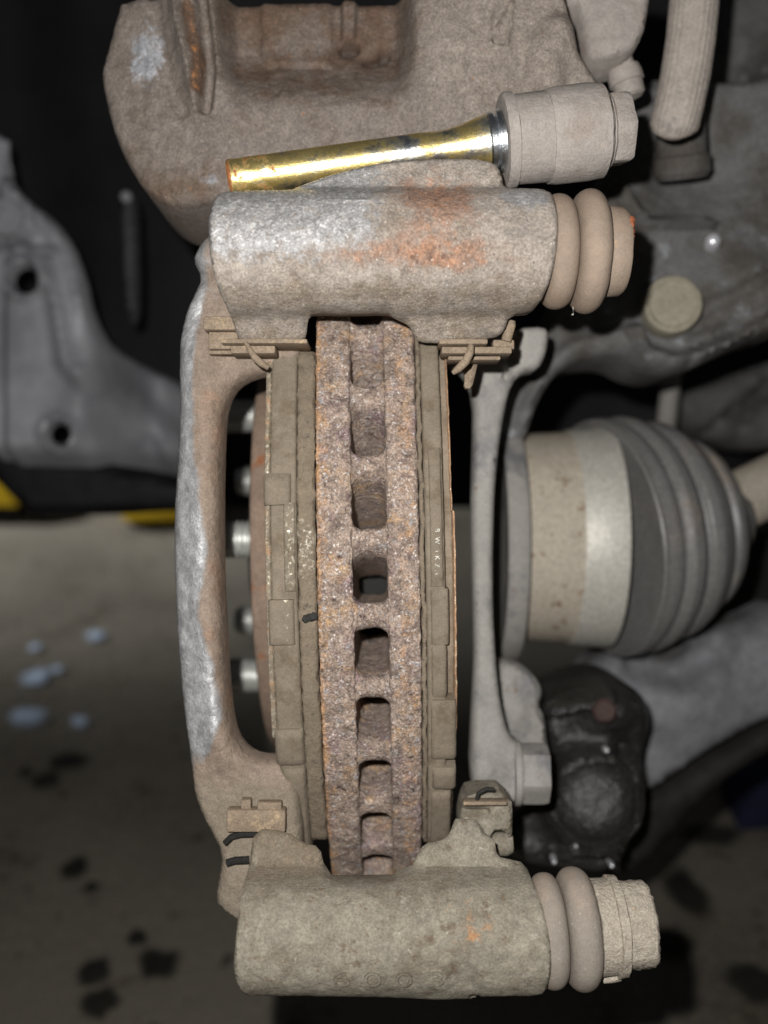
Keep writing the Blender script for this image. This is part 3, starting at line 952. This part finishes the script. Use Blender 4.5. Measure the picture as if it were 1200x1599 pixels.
# outer bridge: the grey arm on the left with its window
arm_out = [(350, 352), (325, 362), (305, 385), (299, 402), (312, 428), (300, 455), (288, 480), (279, 515), (277, 560), (278, 640), (274, 720), (268, 800), (268, 880), (271, 960), (277, 1050), (284, 1120), (294, 1190), (300, 1252), (322, 1300), (345, 1338), (342, 1370), (334, 1408), (342, 1420), (378, 1446), (440, 1450), (470, 1400), (470, 1260), (452, 1210), (437, 1192), (405, 1192), (382, 1182), (365, 1160), (356, 1125), (350, 1060), (346, 980), (342, 900), (341, 800), (342, 720), (345, 650), (352, 620), (366, 598), (390, 584), (425, 578), (470, 570), (470, 500), (440, 420), (400, 360)]
def arm_fn(X, Y, e):
    d = np.full(X.shape, 257.0)
    xr = np.interp(Y, [400, 520, 650, 800, 950, 1100, 1200], [318, 312, 316, 318, 322, 335, 350])
    mid = sstep(Y, 480, 560) * sstep(Y, 1230, 1150)
    d -= 4.0 * mid * np.exp(-((X - xr) / 30) ** 2)
    d -= 3.0 * gauss(X, Y, 330, 400, 30, 40)
    d += 2.0 * gauss(X, Y, 322, 430, 16, 12)
    d -= 2.0 * sstep(Y, 1300, 1380)
    return d
def arm_wear(X, Y):
    xr = np.interp(Y, [480, 560, 700, 850, 900, 960, 1030, 1120, 1180], [312, 300, 300, 322, 318, 306, 330, 345, 320])
    g = 0.58 * sstep(X, xr + 16, xr - 6) * sstep(Y, 1235, 1160) + 0.2 * gauss(X, Y, 330, 400, 40, 60)
    r = 0.42 * sstep(X, xr - 10, xr + 12) * sstep(Y, 560, 640) * sstep(Y, 1200, 1120) + 0.15 * gauss(X, Y, 300, 555, 30, 60)
    b = 0.6 * sstep(Y, 1180, 1260) + 0.15 * sstep(X, 345, 370) * sstep(Y, 620, 560)
    return r * 0.8, np.clip(g, 0, .6), b
relief([arm_out], 256, 11, 0.8, 3.2, arm_fn, arm_wear, 1, 0.45, seed=9).build('outer_bridge', MAT['arm'], br, 50)
# web lug under the upper housing, left, and dark grooves of the lower web
# inner mounting flange on the right
fl_out = [(700, 520), (790, 520), (806, 512), (850, 510), (857, 522), (853, 553), (840, 578), (818, 580), (800, 598), (789, 640), (780, 700), (774, 760), (771, 850), (771, 950), (776, 1040), (784, 1105), (796, 1152), (815, 1165), (818, 1250), (790, 1262), (745, 1256), (735, 1210), (738, 1140), (742, 1060), (743, 1000), (740, 900), (738, 800), (741, 700), (742, 620), (725, 580), (700, 570)]
def fl_fn(X, Y, e):
    d = np.full(X.shape, 292.0)
    d -= 3.0 * gauss(X, Y, 757, 1200, 26, 40)
    d -= 2.5 * sstep(X, 790, 815) * sstep(Y, 600, 570)
    d += 2.5 * sstep(segdist(X, Y, [(806, 512), (800, 560), (790, 590)]), 7, 2)
    return d
relief([fl_out], 292, 9, 1.2, 2.2, fl_fn, None, 1, 0.25, seed=13).build('mounting_flange', MAT['flange'], br, 50)
MB().hexbolt(P(803, 1207, 296), (1, -0.05, 0), 8.6, 8.0, (9.6, 2.2)).build('mounting_bolt', MAT['flange'], br)
# lower inboard lug of the bracket
relief([[(724, 1258), (734, 1240), (800, 1240), (802, 1300), (796, 1312), (788, 1298), (770, 1300), (768, 1320), (722, 1320), (718, 1290)]], 262, 14, 0.9, 1.2,
       lambda X, Y, e: 262 + 2.0 * sstep(segdist(X, Y, [(722, 1268), (760, 1268)]), 7, 2) + 0 * X, None, 1, 0.3, seed=17).build('lug', MAT['cast_low'], br)
MB().lathe(P(766, 1318, 268), (1, 0, 0.02), [(-2, 3.2), (4.5, 3.2), (6.0, 2.4)], 20).build('lug_pin', MAT['cast_low'], br)
# upper inboard nib
MB().lathe(P(794, 520, 250), (0.25, -0.2, 1), [(-2, 1.3), (2.3, 1.4), (3.3, 1.0)], 16).build('nib', MAT['clip'], br)

# ---------------------------------------------------------------- pad clips (spring steel, one at each pad end)
def pbox(mb, x0, y0, x1, y1, d, t, bev=0.4):
    a, b = P(x0, y1, d), P(x1, y0, d)
    return mb.box((a.x, d, a.z), (b.x, d + t, b.z), bev)
CG = 'pad clips at the four pad ends'
c = thing('pad_clip', 'dusty spring steel pad clip at the top of the left pad', 'brake clip', P(400, 550, 252), CG)
pbox(pbox(MB(), 318, 494, 368, 515, 247.5, 8), 326, 518, 372, 545, 249, 8).build('clip_ear', MAT['clip'], c)
b = pbox(MB(), 345, 529, 480, 536, 245, 12, 0.3)
pbox(b, 360, 539, 430, 552, 247, 9, 0.5)
b.build('clip_plate', MAT['clip'], c)
b = MB()
pth = [P(384, 534, 244), P(390, 546, 243.6), P(398, 558, 243.6), P(408, 567, 244), P(419, 574, 245)]
b.tube(pth, [0.5, 0.7, 0.9, 0.9, 0.7], 10).build('spring_tab', MAT['clip'], c)
pbox(MB(), 326, 547, 378, 553, 251, 3, 0.3).build('clip_slot_lip', MAT['clip'], c)
c = thing('pad_clip', 'dusty spring steel pad clip with curved tab at the top of the right pad', 'brake clip', P(740, 560, 252), CG)
b = pbox(MB(), 686, 529, 762, 537, 246, 10, 0.3)
pbox(b, 690, 541, 800, 552, 248, 9, 0.4)
pbox(b, 700, 556, 782, 562, 249, 8, 0.3)
b.build('clip_plate', MAT['clip'], c)
pth = [P(736, 540, 244.5), P(734, 552, 243.8), P(727, 565, 243.5), P(716, 576, 244), P(708, 582, 245)]
MB().tube(pth, [0.8, 1.0, 1.1, 1.0, 0.6], 12).build('spring_tab', MAT['clip'], c)
b = pbox(MB(), 770, 530, 804, 546, 252, 5, 0.5)
b.build('clip_ear', MAT['clip'], c)
relief([[(722, 566), (748, 560), (742, 588), (737, 606), (725, 606), (727, 588)]], 256, 3, 1.0, 0.8, None, None, 1, 0.1).build('spring_leg', MAT['clip'], c)
c = thing('pad_clip', 'tan spring steel pad clip at the bottom of the left pad', 'brake clip', P(400, 1300, 250), CG)
pbox(MB(), 354, 1265, 446, 1300, 252.4, 4, 0.5).build('clip_plate', MAT['clip'], c)
b = pbox(MB(), 376, 1249, 392, 1266, 253.2, 3, 0.4)
pbox(b, 402, 1253, 440, 1267, 253.0, 3, 0.4)
b.build('clip_ear', MAT['clip'], c)
MB().tube([P(352, 1317, 256), P(362, 1307, 255.7), P(376, 1303, 255.7), P(402, 1302, 255.7)], 0.9, 10).build('spring_tab', MAT['rubber_and_shade'], c)  # no tab here: a black tube standing for the shaded upper slot
MB().tube([P(355, 1348, 256), P(368, 1344, 255.8), P(390, 1343, 255.8)], 1.1, 10).build('groove_shade', MAT['rubber_and_shade'], c)  # shade in the lower slot, set as a black tube
c = thing('pad_clip', 'dusty spring steel pad clip at the bottom of the right pad', 'brake clip', P(750, 1290, 258), CG)
pbox(MB(), 724, 1252, 792, 1258, 258, 4, 0.3).build('clip_plate', MAT['clip'], c)
MB().tube([P(745, 1248, 259), P(748, 1238, 258.6), P(760, 1232, 258.6), P(772, 1233, 259)], 0.6, 8).build('spring_tab', MAT['rubber_and_shade'], c)

# ---------------------------------------------------------------- rubber pin boots
def bellows(folds, cap):
    """profile (t, r) from fold list [(t0, t1, r, rv)] and a cap"""
    pr = []
    for (t0, t1, r, rv) in folds:
        n = 12
        for i in range(n + 1):
            a = math.pi * i / n
            pr.append((t0 + (t1 - t0) * (1 - math.cos(a)) / 2, rv + (r - rv) * math.sin(a) ** 0.55))
    return pr + cap
BG = 'rubber guide pin boots'
k = DB / F
bo = thing('pin_boot', 'tan dusty bellows boot on the upper pin housing', 'rubber boot', P(910, 470, DB), BG)
p0 = P(853, 394, DB)
ax = (1, 0.02, 0.010)
MB().lathe(p0, ax, bellows([(-1.0, 6.2, 13.8, 8.0), (6.2, 13.9, 14.9, 7.5)], [(13.9, 9.5), (14.0, 10.6)]), 96).rough(0.10, 0.25).build('bellows', MAT['boot'], bo, 60)
MB().lathe(p0 + Vector(ax) * 13.6, ax, [(0, 9.5), (0, 10.5), (1.2, 10.9), (4.2, 10.7), (5.2, 10.0), (5.4, 6)], 64).rough(0.08, 0.4).build('cap', MAT['boot'], bo, 40)
b = MB()
for zz, rr in ((5.6, 0.9), (4.2, 1.2), (2.6, 1.0), (1.4, 0.7)):
    b.lathe(p0 + Vector((18.6, -8.0, zz)), (1, -0.3, 0.2), [(0, rr), (0.7, rr * 0.9), (1.1, rr * 0.3)], 9)
b.rough(0.3, 1.2).build('rust_crust', MAT['rusty_tip'], bo)
MB().tube([P(895, 478, 236), P(895.5, 486, 236), P(894, 492, 236)], [0.10, 0.10, 0.35], 8).build('grease_thread', MAT['print'], bo)
bo = thing('pin_boot', 'beige dusty bellows boot with crusted bolt on the lower pin housing', 'rubber boot', P(910, 1530, DB), BG)
p0 = P(842, 1453, DB)
ax = Vector((1, 0.02, 0.055)).normalized()
MB().lathe(p0, ax, bellows([(-1.0, 5.6, 13.4, 8.0), (5.6, 13.4, 14.3, 7.8)], [(13.4, 9.6), (13.5, 11.0)]), 96).rough(0.10, 0.25).build('bellows', MAT['boot_low'], bo, 60)
MB().lathe(p0 + ax * 13.2, ax, [(0, 9.5), (0.2, 11.3), (4.4, 11.1), (4.6, 11.9), (6.6, 11.7), (7.0, 10.6)], 72).rough(0.14, 0.5, .1, 1.5).build('cap', MAT['bolt_low'], bo, 40)
bb = MB()
prof = [(0, 9.0), (0.1, 10.3)] + [(i * 0.8, 10.2) for i in range(1, 9)] + [(7.2, 9.6), (7.4, 5), (7.45, 1)]
bb.lathe(p0 + ax * 19.9, ax, prof, 96, lambda a, t: 1 + 0.02 * math.cos(6 * a)).rough(0.30, 0.6, 0.22, 1.7, 4).build('bolt_head', MAT['bolt_low'], bo, 50)
b = MB()
b.lathe(p0 + ax * 16.8 + Vector((0, -3, -11.4)), (1, 0, 0.3), [(-1.5, 0.4), (0, 1.1), (2.2, 1.3), (3.6, 0.5)], 12).rough(0.5, 0.9)
b.build('dirt_crust', MAT['bolt_low'], bo)

# ---------------------------------------------------------------- brake caliper (swung up)
ca = thing('brake_caliper', 'brown dusty brake caliper body swung up above the bracket', 'brake caliper', P(520, 310, 275))
cal_out = [(178, -40), (157, 26), (140, 80), (140, 100), (149, 138), (163, 188), (180, 226), (197, 256), (215, 282), (236, 300), (256, 311), (282, 315), (330, 309), (400, 306), (520, 312), (700, 306), (795, 300), (806, 240), (806, 170), (830, 150), (905, 150), (938, 146), (934, 128), (914, 100), (905, 84), (898, 50), (886, 10), (876, -40)]
def cal_fn(X, Y, e):
    d = np.interp(X, [140, 230, 340, 640, 690, 900], [278, 273, 269, 268, 265, 266])
    d = d + 14.0 * pocket(X, Y, [(318, -90), (324, 60), (340, 180), (400, 200), (640, 200), (654, 100), (656, -90)], 40) * sstep(Y, 175, 40)
    d -= 1.6 * pocket(X, Y, [(392, -60), (392, 60), (410, 76), (520, 80), (522, -60)], 14)
    d -= 3.0 * pocket(X, Y, [(528, -60), (526, 26), (534, 46), (556, 42), (560, -60)], 8)
    d += 1.2 * sstep(segdist(X, Y, [(603, 46), (622, 58)]), 5, 1)
    # upright blade of the outer finger
    d -= 6.0 * pocket(X, Y, [(246, -60), (252, 20), (266, 90), (286, 150), (308, 176), (314, 110), (310, 70), (298, 30), (280, -60)], 30)
    d += 5.0 * sstep(segdist(X, Y, [(308, -40), (318, 40), (324, 100), (318, 160)]), 16, 3)
    d += 1.8 * sstep(segdist(X, Y, [(232, -40), (240, 40), (256, 110), (280, 165)]), 18, 3)
    d += 2.0 * sstep(Y, 150, 230) * sstep(X, 330, 420) * sstep(X, 800, 700)
    # casting marks
    for ln in ([(801, -40), (797, 40), (790, 78)], [(798, 8), (778, 45), (764, 78), (790, 82)], [(766, 30), (764, 78)]):
        d -= 0.9 * sstep(segdist(X, Y, ln), 4, 1)
    d -= 3.0 * sstep(segdist(X, Y, [(845, 160), (852, 85), (868, 60)]), 40, 8)
    return d
def cal_wear(X, Y):
    r = 0.52 * sstep(segdist(X, Y, [(290, 0), (300, 60), (308, 80), (304, 130)]), 16, 3) + 0.22 * gauss(X, Y, 300, 265, 60, 40) + 0.26 * gauss(X, Y, 270, 290, 60, 20) + 0.34 * pocket(X, Y, [(318, -90), (324, 60), (336, 190), (640, 190), (654, 120), (656, -90)], 40) * sstep(Y, 200, 60) + 0.12 * gauss(X, Y, 560, 190, 180, 50)
    g = 0.48 * gauss(X, Y, 225, 55, 45, 60) + 0.45 * gauss(X, Y, 325, 278, 34, 14) + 0.3 * gauss(X, Y, 215, 95, 30, 40)
    b = 0.62 * sstep(X, 610, 690) * sstep(Y, 260, 120) + 0.15 * gauss(X, Y, 190, 150, 60, 120)
    return r, np.clip(g, 0, .55), b
relief([cal_out, [(527, 36), (533, 29), (556, 29), (558, 40), (542, 47), (530, 45)], [(566, 64), (570, 54), (586, 52), (598, 38), (609, 43), (607, 54), (592, 62), (578, 70)]], 268, 46, 0.7, 3.0, cal_fn, cal_wear, 1, 0.4, seed=21).build('caliper_body', MAT['caliper'], ca, 60)
# ear with sleeve and bolt
EP0, EAX = P(785, 221, 249), Vector((1, 0.03, 0.115)).normalized()
MB().lathe(EP0 + EAX * 0.0, EAX, [(0, 8), (0, 11.0), (0.8, 11.6), (2.6, 11.5), (2.9, 10.4)], 72).rough(0.12, 0.4).build('ear_flange', MAT['ear'], ca)
MB().lathe(EP0 + EAX * 2.8, EAX, [(0, 8), (0, 10.8), (8.0, 11.0), (8.3, 10.9), (8.5, 10.9)], 72).rough(0.15, 0.25).build('ear_collar', MAT['ear'], ca)
MB().lathe(EP0 + EAX * 11.2, EAX, [(0, 8), (0, 11.3), (2, 11.6), (10, 11.7), (14, 11.3), (14.8, 10.2), (14.9, 5)], 72).rough(0.25, 0.22, 0.1, 1.0).build('ear_boss', MAT['ear'], ca)
MB().hexbolt(EP0 + EAX * 25.6, EAX, 8.9, 5.0, (9.4, 1.5)).rough(0.10, 0.5).build('ear_bolt', MAT['ear'], ca, 40)
# bleeder boss and screw
relief([[(872, -40), (884, -2), (905, 6), (914, 60), (919, 82), (930, 90), (955, 92), (985, 83), (1004, 58), (1013, 15), (1018, -40)]], 278, 16, 1.1, 2.4,
       lambda X, Y, e: 278 - 2.0 * sstep(X, 900, 960) + 0 * Y, None, 1, 0.4, seed=25).build('inlet_boss', MAT['ear'], ca)
bp0 = P(966, 84, 288)
bax = Vector((0.30, 0.05, -0.95)).normalized()
MB().lathe(bp0, bax, [(0, 3.3), (4.2, 3.6), (4.5, 4.6), (6.5, 5.0), (8.8, 5.0), (9.1, 4.4), (12.5, 4.2), (13.3, 3.2)], 40).rough(0.12, 0.5).build('bleeder_screw', MAT['ear'], ca, 35)

# golden guide pin
gp = thing('guide_pin', 'shiny gold plated guide pin resting above the upper pin housing', 'guide pin', P(570, 300, 247))
a0, a1 = P(357, 280, 247), P(786, 219, 248)
gax = (a1 - a0).normalized()
L = (a1 - a0).length
prof = [(0, 2.8), (0.1, 4.3), (0.6, 4.65)]
n = 70
prof += [(0.8 + (L * 0.70) * i / n, 4.7 - 0.12 * i / n) for i in range(n)]
prof += [(L * 0.725, 4.5), (L * 0.76, 4.35), (L * 0.80, 4.5), (L * 0.84, 4.9), (L * 0.88, 5.6), (L * 0.915, 6.3), (L * 0.945, 6.8)]
flat = lambda a, t: (1.0 - 0.012 * (math.sin(9 * a + t * 2.2) * math.sin(t * 3.1))) if t < 12 else 1.0
wr = lambda a, t: ((0.5 if t < 1.0 else 0.36 if 1.5 < t < 12 else 0.24 if t < L * .5 else 0.12), (0.0 if t < L * 0.45 else 0.35), 0)
MB().lathe(a0, gax, prof, 72, flat, wr).rough(0.02, 0.6).build('shank', MAT['gold'], gp, 40)
MB().lathe(a0 + gax * (L * 0.94), gax, [(0, 3), (0, 6.6), (0.5, 7.2), (1.6, 7.2), (1.8, 6.3), (2.3, 6.3), (2.5, 7.5), (4.0, 7.6), (4.2, 5)], 64,
           None, lambda a, t: (0, 0.6, 0)).build('collar', MAT['gold'], gp, 30)

# ---------------------------------------------------------------- knuckle, drive shaft, suspension on the right
kn = thing('steering_knuckle', 'grey cast steering knuckle behind the boots on the right', 'steering knuckle', P(1050, 580, 345))
kn_out = [(930, 330), (960, 250), (985, 170), (1012, 118), (1060, 112), (1130, 122), (1260, 110), (1260, 505), (1190, 524), (1130, 552), (1085, 574), (1045, 583), (1005, 574), (975, 556), (930, 556), (890, 566), (862, 590), (840, 625), (822, 675), (812, 740), (760, 740), (762, 640), (785, 590), (850, 500), (900, 420)]
def kn_fn(X, Y, e):
    d = np.full(X.shape, 345.0)
    d -= 7 * sstep(segdist(X, Y, [(985, 520), (1010, 556), (1045, 566), (1090, 556), (1200, 505)]), 18, 5)
    d += 5 * sstep(segdist(X, Y, [(1010, 520), (1070, 540), (1140, 515)]), 22, 5)
    d -= 7 * sstep(segdist(X, Y, [(950, 352), (1090, 346), (1110, 350)]), 12, 3)
    d -= 6 * sstep(segdist(X, Y, [(965, 290), (1000, 340)]), 14, 4)
    d += 12 * gauss(X, Y, 1080, 260, 90, 70)
    d -= 8 * gauss(X, Y, 1180, 440, 60, 50)
    d += 4 * sstep(segdist(X, Y, [(1060, 500), (1130, 470), (1220, 420)]), 16, 4)
    d -= 6 * sstep(segdist(X, Y, [(985, 530), (900, 548), (850, 590), (825, 660)]), 30, 8)
    return d
relief([kn_out], 345, 40, 2.2, 5, kn_fn, lambda X, Y: (0.25 * gauss(X, Y, 1120, 560, 80, 40), 0.0, 0.0), 1, 0.8, seed=31).build('knuckle_body', MAT['knuckle'], kn, 60)
MB().lathe(P(1050, 476, 339), (-0.12, -1, 0.0), [(-8, 10.2), (0, 10.2), (1.6, 9.6), (1.9, 8.4), (1.2, 7.6), (1.0, 2)], 48).rough(.15, .2).build('plug', MAT['plug'], kn, 30)
MB().lathe(P(1114, 375, 340), (-0.2, -1, 0.1), [(-5, 2.6), (0, 2.6), (1.2, 1.9), (1.6, 0.7)], 24).build('zinc_plug', MAT['bright'], kn, 60)
# ear on the far side of the lower mounting bolt
relief([[(776, 1040), (798, 1034), (828, 1048), (842, 1066), (850, 1084), (841, 1102), (852, 1122), (856, 1160), (862, 1200), (858, 1215), (835, 1190), (800, 1185), (785, 1140), (778, 1090)]], 318, 12, 1.5, 2.5,
       lambda X, Y, e: 318 + 1.5 * gauss(X, Y, 812, 1066, 7, 9) - 3 * gauss(X, Y, 800, 1110, 30, 40), None, 1, 0.5, seed=35).build('mounting_ear', MAT['flange'], kn)
MB().lathe(P(772, 845, 372), (1, 0, 0), [(0, 20), (0, 44.5), (1.2, 45.4), (6.0, 45.4), (7.2, 44.6), (7.5, 34)], 120).rough(.12, .1).build('bearing_seal', MAT['flange'], kn, 40)

dv = thing('drive_shaft', 'drive shaft with pale joint housing and ribbed grey rubber boot', 'drive shaft', P(980, 1000, 372))
c0 = Vector((0, AX.y, -9.5))
MB().lathe(c0 + Vector((50, 0, 0)), (1, 0, 0), [(0, 20), (0, 38.4), (0.8, 39.2), (18.5, 40.0), (19.0, 40.4)], 120).build('joint_band', MAT['cv_band'], dv, 30)
MB().lathe(c0 + Vector((69, 0, 0)), (1, 0, 0), [(0, 30), (0, 40.6), (1.0, 41.0), (14, 42.2), (15, 42.0), (15.2, 30)], 120).build('joint_rim', MAT['cv_pale'], dv, 30)
bx = Vector((1, 0.30, 0.13)).normalized()
bprof = [(-4, 30), (-4, 43.2), (-2, 44.6), (2, 44.9), (4.5, 44.0), (5.5, 43.4), (6.5, 44.4), (9.0, 45.4), (13.0, 44.8), (16.5, 42.6), (18.0, 39.6), (19.0, 40.0), (21, 42.0), (25, 42.4), (31, 40.0), (35.5, 36.0), (36.5, 33.0), (37.5, 33.6), (40, 35.0), (44, 33.8), (49, 29.0), (53, 22.0), (54.0, 19.0), (56, 19.5), (59, 17.0), (66, 14.5), (67, 10)]
bprof = [(t * 0.84 if t > 0 else t, r) for t, r in bprof]
bd = []
for (t0, r0), (t1, r1) in zip(bprof[:-1], bprof[1:]):
    bd += [(t0 + (t1 - t0) * q, r0 + (r1 - r0) * (q * q * (3 - 2 * q) if t1 != t0 else q)) for q in (0, .33, .66)]
MB().lathe(c0 + Vector((86, 0, 0)), bx, bd + [bprof[-1]], 120).build('rubber_boot', MAT['cv_rubber'], dv, 60)
MB().lathe(c0 + Vector((86, 0, 0)), bx, [(-3.2, 44), (-3.2, 45.2), (-0.2, 45.6), (-0.2, 44)], 120).build('boot_clamp', MAT['cv_rubber'], dv, 30)
sp0 = c0 + Vector((86, 0, 0)) + bx * 36
MB().tube([sp0, sp0 + Vector((40, 10, 18)), sp0 + Vector((120, 30, 52))], [12, 12, 12], 40).build('shaft', MAT['cv_band'], dv)

lca = thing('control_arm', 'grey lower control arm sloping down from the right edge', 'control arm', P(1100, 1230, 390))
relief([[(905, 1062), (940, 1030), (990, 1004), (1045, 992), (1100, 996), (1150, 985), (1270, 925), (1270, 1105), (1170, 1145), (1100, 1188), (1050, 1226), (1012, 1246), (985, 1200), (975, 1120), (940, 1080)]], 395, 30, 3, 8,
       lambda X, Y, e: 395 + 9 * sstep(segdist(X, Y, [(1000, 1040), (1060, 1050), (1130, 1010)]), 34, 8) - 5 * gauss(X, Y, 1080, 1110, 60, 40) + 0.06 * (X - 1000) * 0, None, 2, 1.0, seed=41).build('arm_body', MAT['arm_low'], lca, 60)
relief([[(985, 1240), (1050, 1226), (1110, 1186), (1180, 1142), (1270, 1102), (1270, 1150), (1170, 1205), (1100, 1260), (1050, 1320), (1000, 1372), (940, 1380), (930, 1330)]], 405, 30, 4, 8, None, None, 2, 1.0, seed=43).build('arm_shadow', MAT['rubber_and_shade'], lca, 60)  # black strip standing for the shadow along the underside of the arm

bj = thing('ball_joint', 'black greasy ball joint wet with grease above the lower boot', 'ball joint', P(920, 1370, 345))
bj_out = [(842, 1096), (870, 1084), (905, 1066), (945, 1058), (985, 1070), (1010, 1092), (1021, 1128), (1012, 1160), (1004, 1200), (1006, 1262), (990, 1320), (965, 1368), (900, 1366), (830, 1356), (790, 1340), (795, 1290), (830, 1260), (856, 1225), (862, 1180), (852, 1130)]
def bj_fn(X, Y, e):
    d = np.full(X.shape, 345.0)
    rr = np.hypot((X - 925) / 1.0, (Y - 1240) / 0.9)
    d -= 9 * np.exp(-((rr - 72) / 18) ** 2)
    d -= 16 * np.exp(-(rr / 46) ** 2)
    d -= 12 * gauss(X, Y, 955, 1105, 45, 35)
    d -= 10 * sstep(segdist(X, Y, [(850, 1110), (900, 1092), (940, 1080)]), 16, 4)
    d += 10 * sstep(segdist(X, Y, [(975, 1170), (960, 1210), (1000, 1250)]), 16, 4)
    d -= 8 * sstep(segdist(X, Y, [(860, 1335), (905, 1322), (955, 1306)]), 9, 2)
    d -= 8 * sstep(segdist(X, Y, [(940, 1310), (955, 1340), (968, 1362)]), 7, 2)
    return d
relief([bj_out], 345, 36, 1.8, 5, bj_fn, None, 2, 1.3, seed=47).build('joint_body', MAT['grease'], bj, 70)
MB().lathe(P(926, 1246, 341), (-0.15, -1, 0.25), [(-4, 12), (-2, 17.2), (0.5, 17.6), (2.0, 15.6), (3.0, 15.4), (4.4, 16.2), (6.0, 15.0), (7.0, 12.4), (8.0, 12.2), (9.4, 12.8), (11, 11.2), (12.5, 8.4), (13.2, 5)], 64).rough(0.3, 0.06).build('dust_boot', MAT['grease'], bj, 60)
MB().lathe(P(945, 1110, 328), (-0.1, -1, 0.1), [(-6, 4), (0, 4), (1.2, 3), (1.4, 1)], 24).build('rusty_stud', surf('dull_red_rust', srgb(70, 54, 50), 0.1, 200), bj)
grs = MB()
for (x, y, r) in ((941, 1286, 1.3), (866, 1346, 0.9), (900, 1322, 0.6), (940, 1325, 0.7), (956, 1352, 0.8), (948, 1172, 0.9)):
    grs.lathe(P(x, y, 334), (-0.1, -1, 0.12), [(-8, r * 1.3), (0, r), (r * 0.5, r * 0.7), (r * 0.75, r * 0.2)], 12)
tg = grs.build('grease_glint', MAT['bright'], bj, 70)  # glints on the wet grease, set as bright metal dots
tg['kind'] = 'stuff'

# hose and the far structures at upper right
ho = thing('brake_hose', 'dusty ribbed brake hose hanging at the upper right', 'hose', P(1055, 210, 300))
pts = [(1090, -60), (1085, 0), (1079, 60), (1071, 115), (1062, 160), (1054, 192)]
cv = []
for i in range(len(pts) - 1):
    for q in (0, .25, .5, .75):
        a, b2 = pts[i], pts[i + 1]
        cv.append(P(a[0] + (b2[0] - a[0]) * q, a[1] + (b2[1] - a[1]) * q, 300))
cv += [P(1054, 192, 300), P(1052, 200, 300.0), P(1051, 206, 300.4), P(1050.5, 210, 301)]
MB().tube(cv, [7.3] * (len(cv) - 3) + [7.1, 6.2, 4.0], 96, lambda a: 1 + 0.022 * math.cos(26 * a)).rough(.1, .15).build('hose', MAT['hose'], ho, 60)
MB().lathe(P(1064, 212, 330), (0.12, 0.3, -1), [(-8, 8), (6, 8.4), (7, 9.4), (12, 9.6), (14, 8)], 48).build('hose_collar', MAT['knuckle'], ho)

st = thing('suspension_strut', 'dusty grey brown strut bracket in the far upper right corner', 'strut', P(1200, 240, 420))
relief([[(1130, -40), (1280, -60), (1280, 250), (1240, 250), (1180, 150), (1150, 110), (1136, 60)]], 420, 30, 4, 8,
       lambda X, Y, e: 420 + 12 * sstep(segdist(X, Y, [(1140, 118), (1200, 96), (1270, 70)]), 16, 4) + 0 * X, None, 1, 1.2, seed=51).build('strut_bracket', MAT['knuckle'], st, 60)
sf = thing('subframe', 'dark grey subframe rail above the drive shaft at the right edge', 'subframe', P(1150, 700, 520))
relief([[(1062, 618), (1110, 596), (1170, 575), (1280, 540), (1280, 690), (1190, 700), (1150, 690), (1100, 672), (1066, 650)]], 520, 40, 5, 8,
       lambda X, Y, e: 520 + 16 * sstep(segdist(X, Y, [(1100, 690), (1200, 610), (1270, 590)]), 20, 5) + 0 * X, None, 1, 1.2, seed=53).build('rail', MAT['knuckle'], sf, 60)
MB().tube([P(1050, 580, 470), P(1043, 640, 470), P(1036, 700, 470)], 4.6, 20).build('link', MAT['flange'], sf)
for (x, y, r) in ((1188, 812, 6), (1120, 1000, 9)):
    MB().lathe(P(x, y, 470), (-0.2, -1, 0.2), [(0, r), (5, r * .9), (8, r * .4)], 24).build('bolt', MAT['dim'], sf)
relief([[(1110, 740), (1280, 690), (1280, 940), (1190, 975), (1100, 1000), (1060, 990)]], 540, 30, 6, 8, None, None, 1, 1.0).build('crossmember', MAT['rubber_and_shade'], sf, 60)

# dark blue rag on the floor at the right edge
c_ = floor_hit(1262, 1200)
vs, fs = [], []
n = 26
for j in range(n + 1):
    for i in range(n + 1):
        u, v = i / n * 2 - 1, j / n * 2 - 1
        h = 0.03 * max(0, 1 - max(abs(u), abs(v)) ** 4) * (1 + 0.5 * noise.noise(Vector((u * 2, v * 2, 3)))) + 0.006
        rr = 1 + 0.25 * noise.noise(Vector((math.atan2(v, u), 1.1, 0)))
        vs.append((c_.x + 0.075 * u * rr, c_.y + 0.07 * v * rr, h))
o_ = len(vs)
vs += [(x, y, 0.004) for (x, y, z) in vs]
for j in range(n):
    for i in range(n):
        a = j * (n + 1) + i
        fs += [(a, a + 1, a + n + 2, a + n + 1), (a + o_, a + n + 1 + o_, a + n + 2 + o_, a + 1 + o_)]
ed = [j for j in range(n + 1)] + [(j + 1) * (n + 1) - 1 for j in range(1, n + 1)] + [n * (n + 1) + n - 1 - i for i in range(n)] + [(n - 1 - j) * (n + 1) for j in range(n - 1)]
for a, b2 in zip(ed, ed[1:] + ed[:1]):
    fs.append((a, b2, b2 + o_, a + o_))
tag(MB().add(vs, fs).build('rag', MAT['blue'], world=True, sharp=70), 'crumpled dark blue rag on the floor at the right edge', 'rag')

for o in bpy.data.objects:
    if '_org' in o:
        del o['_org']
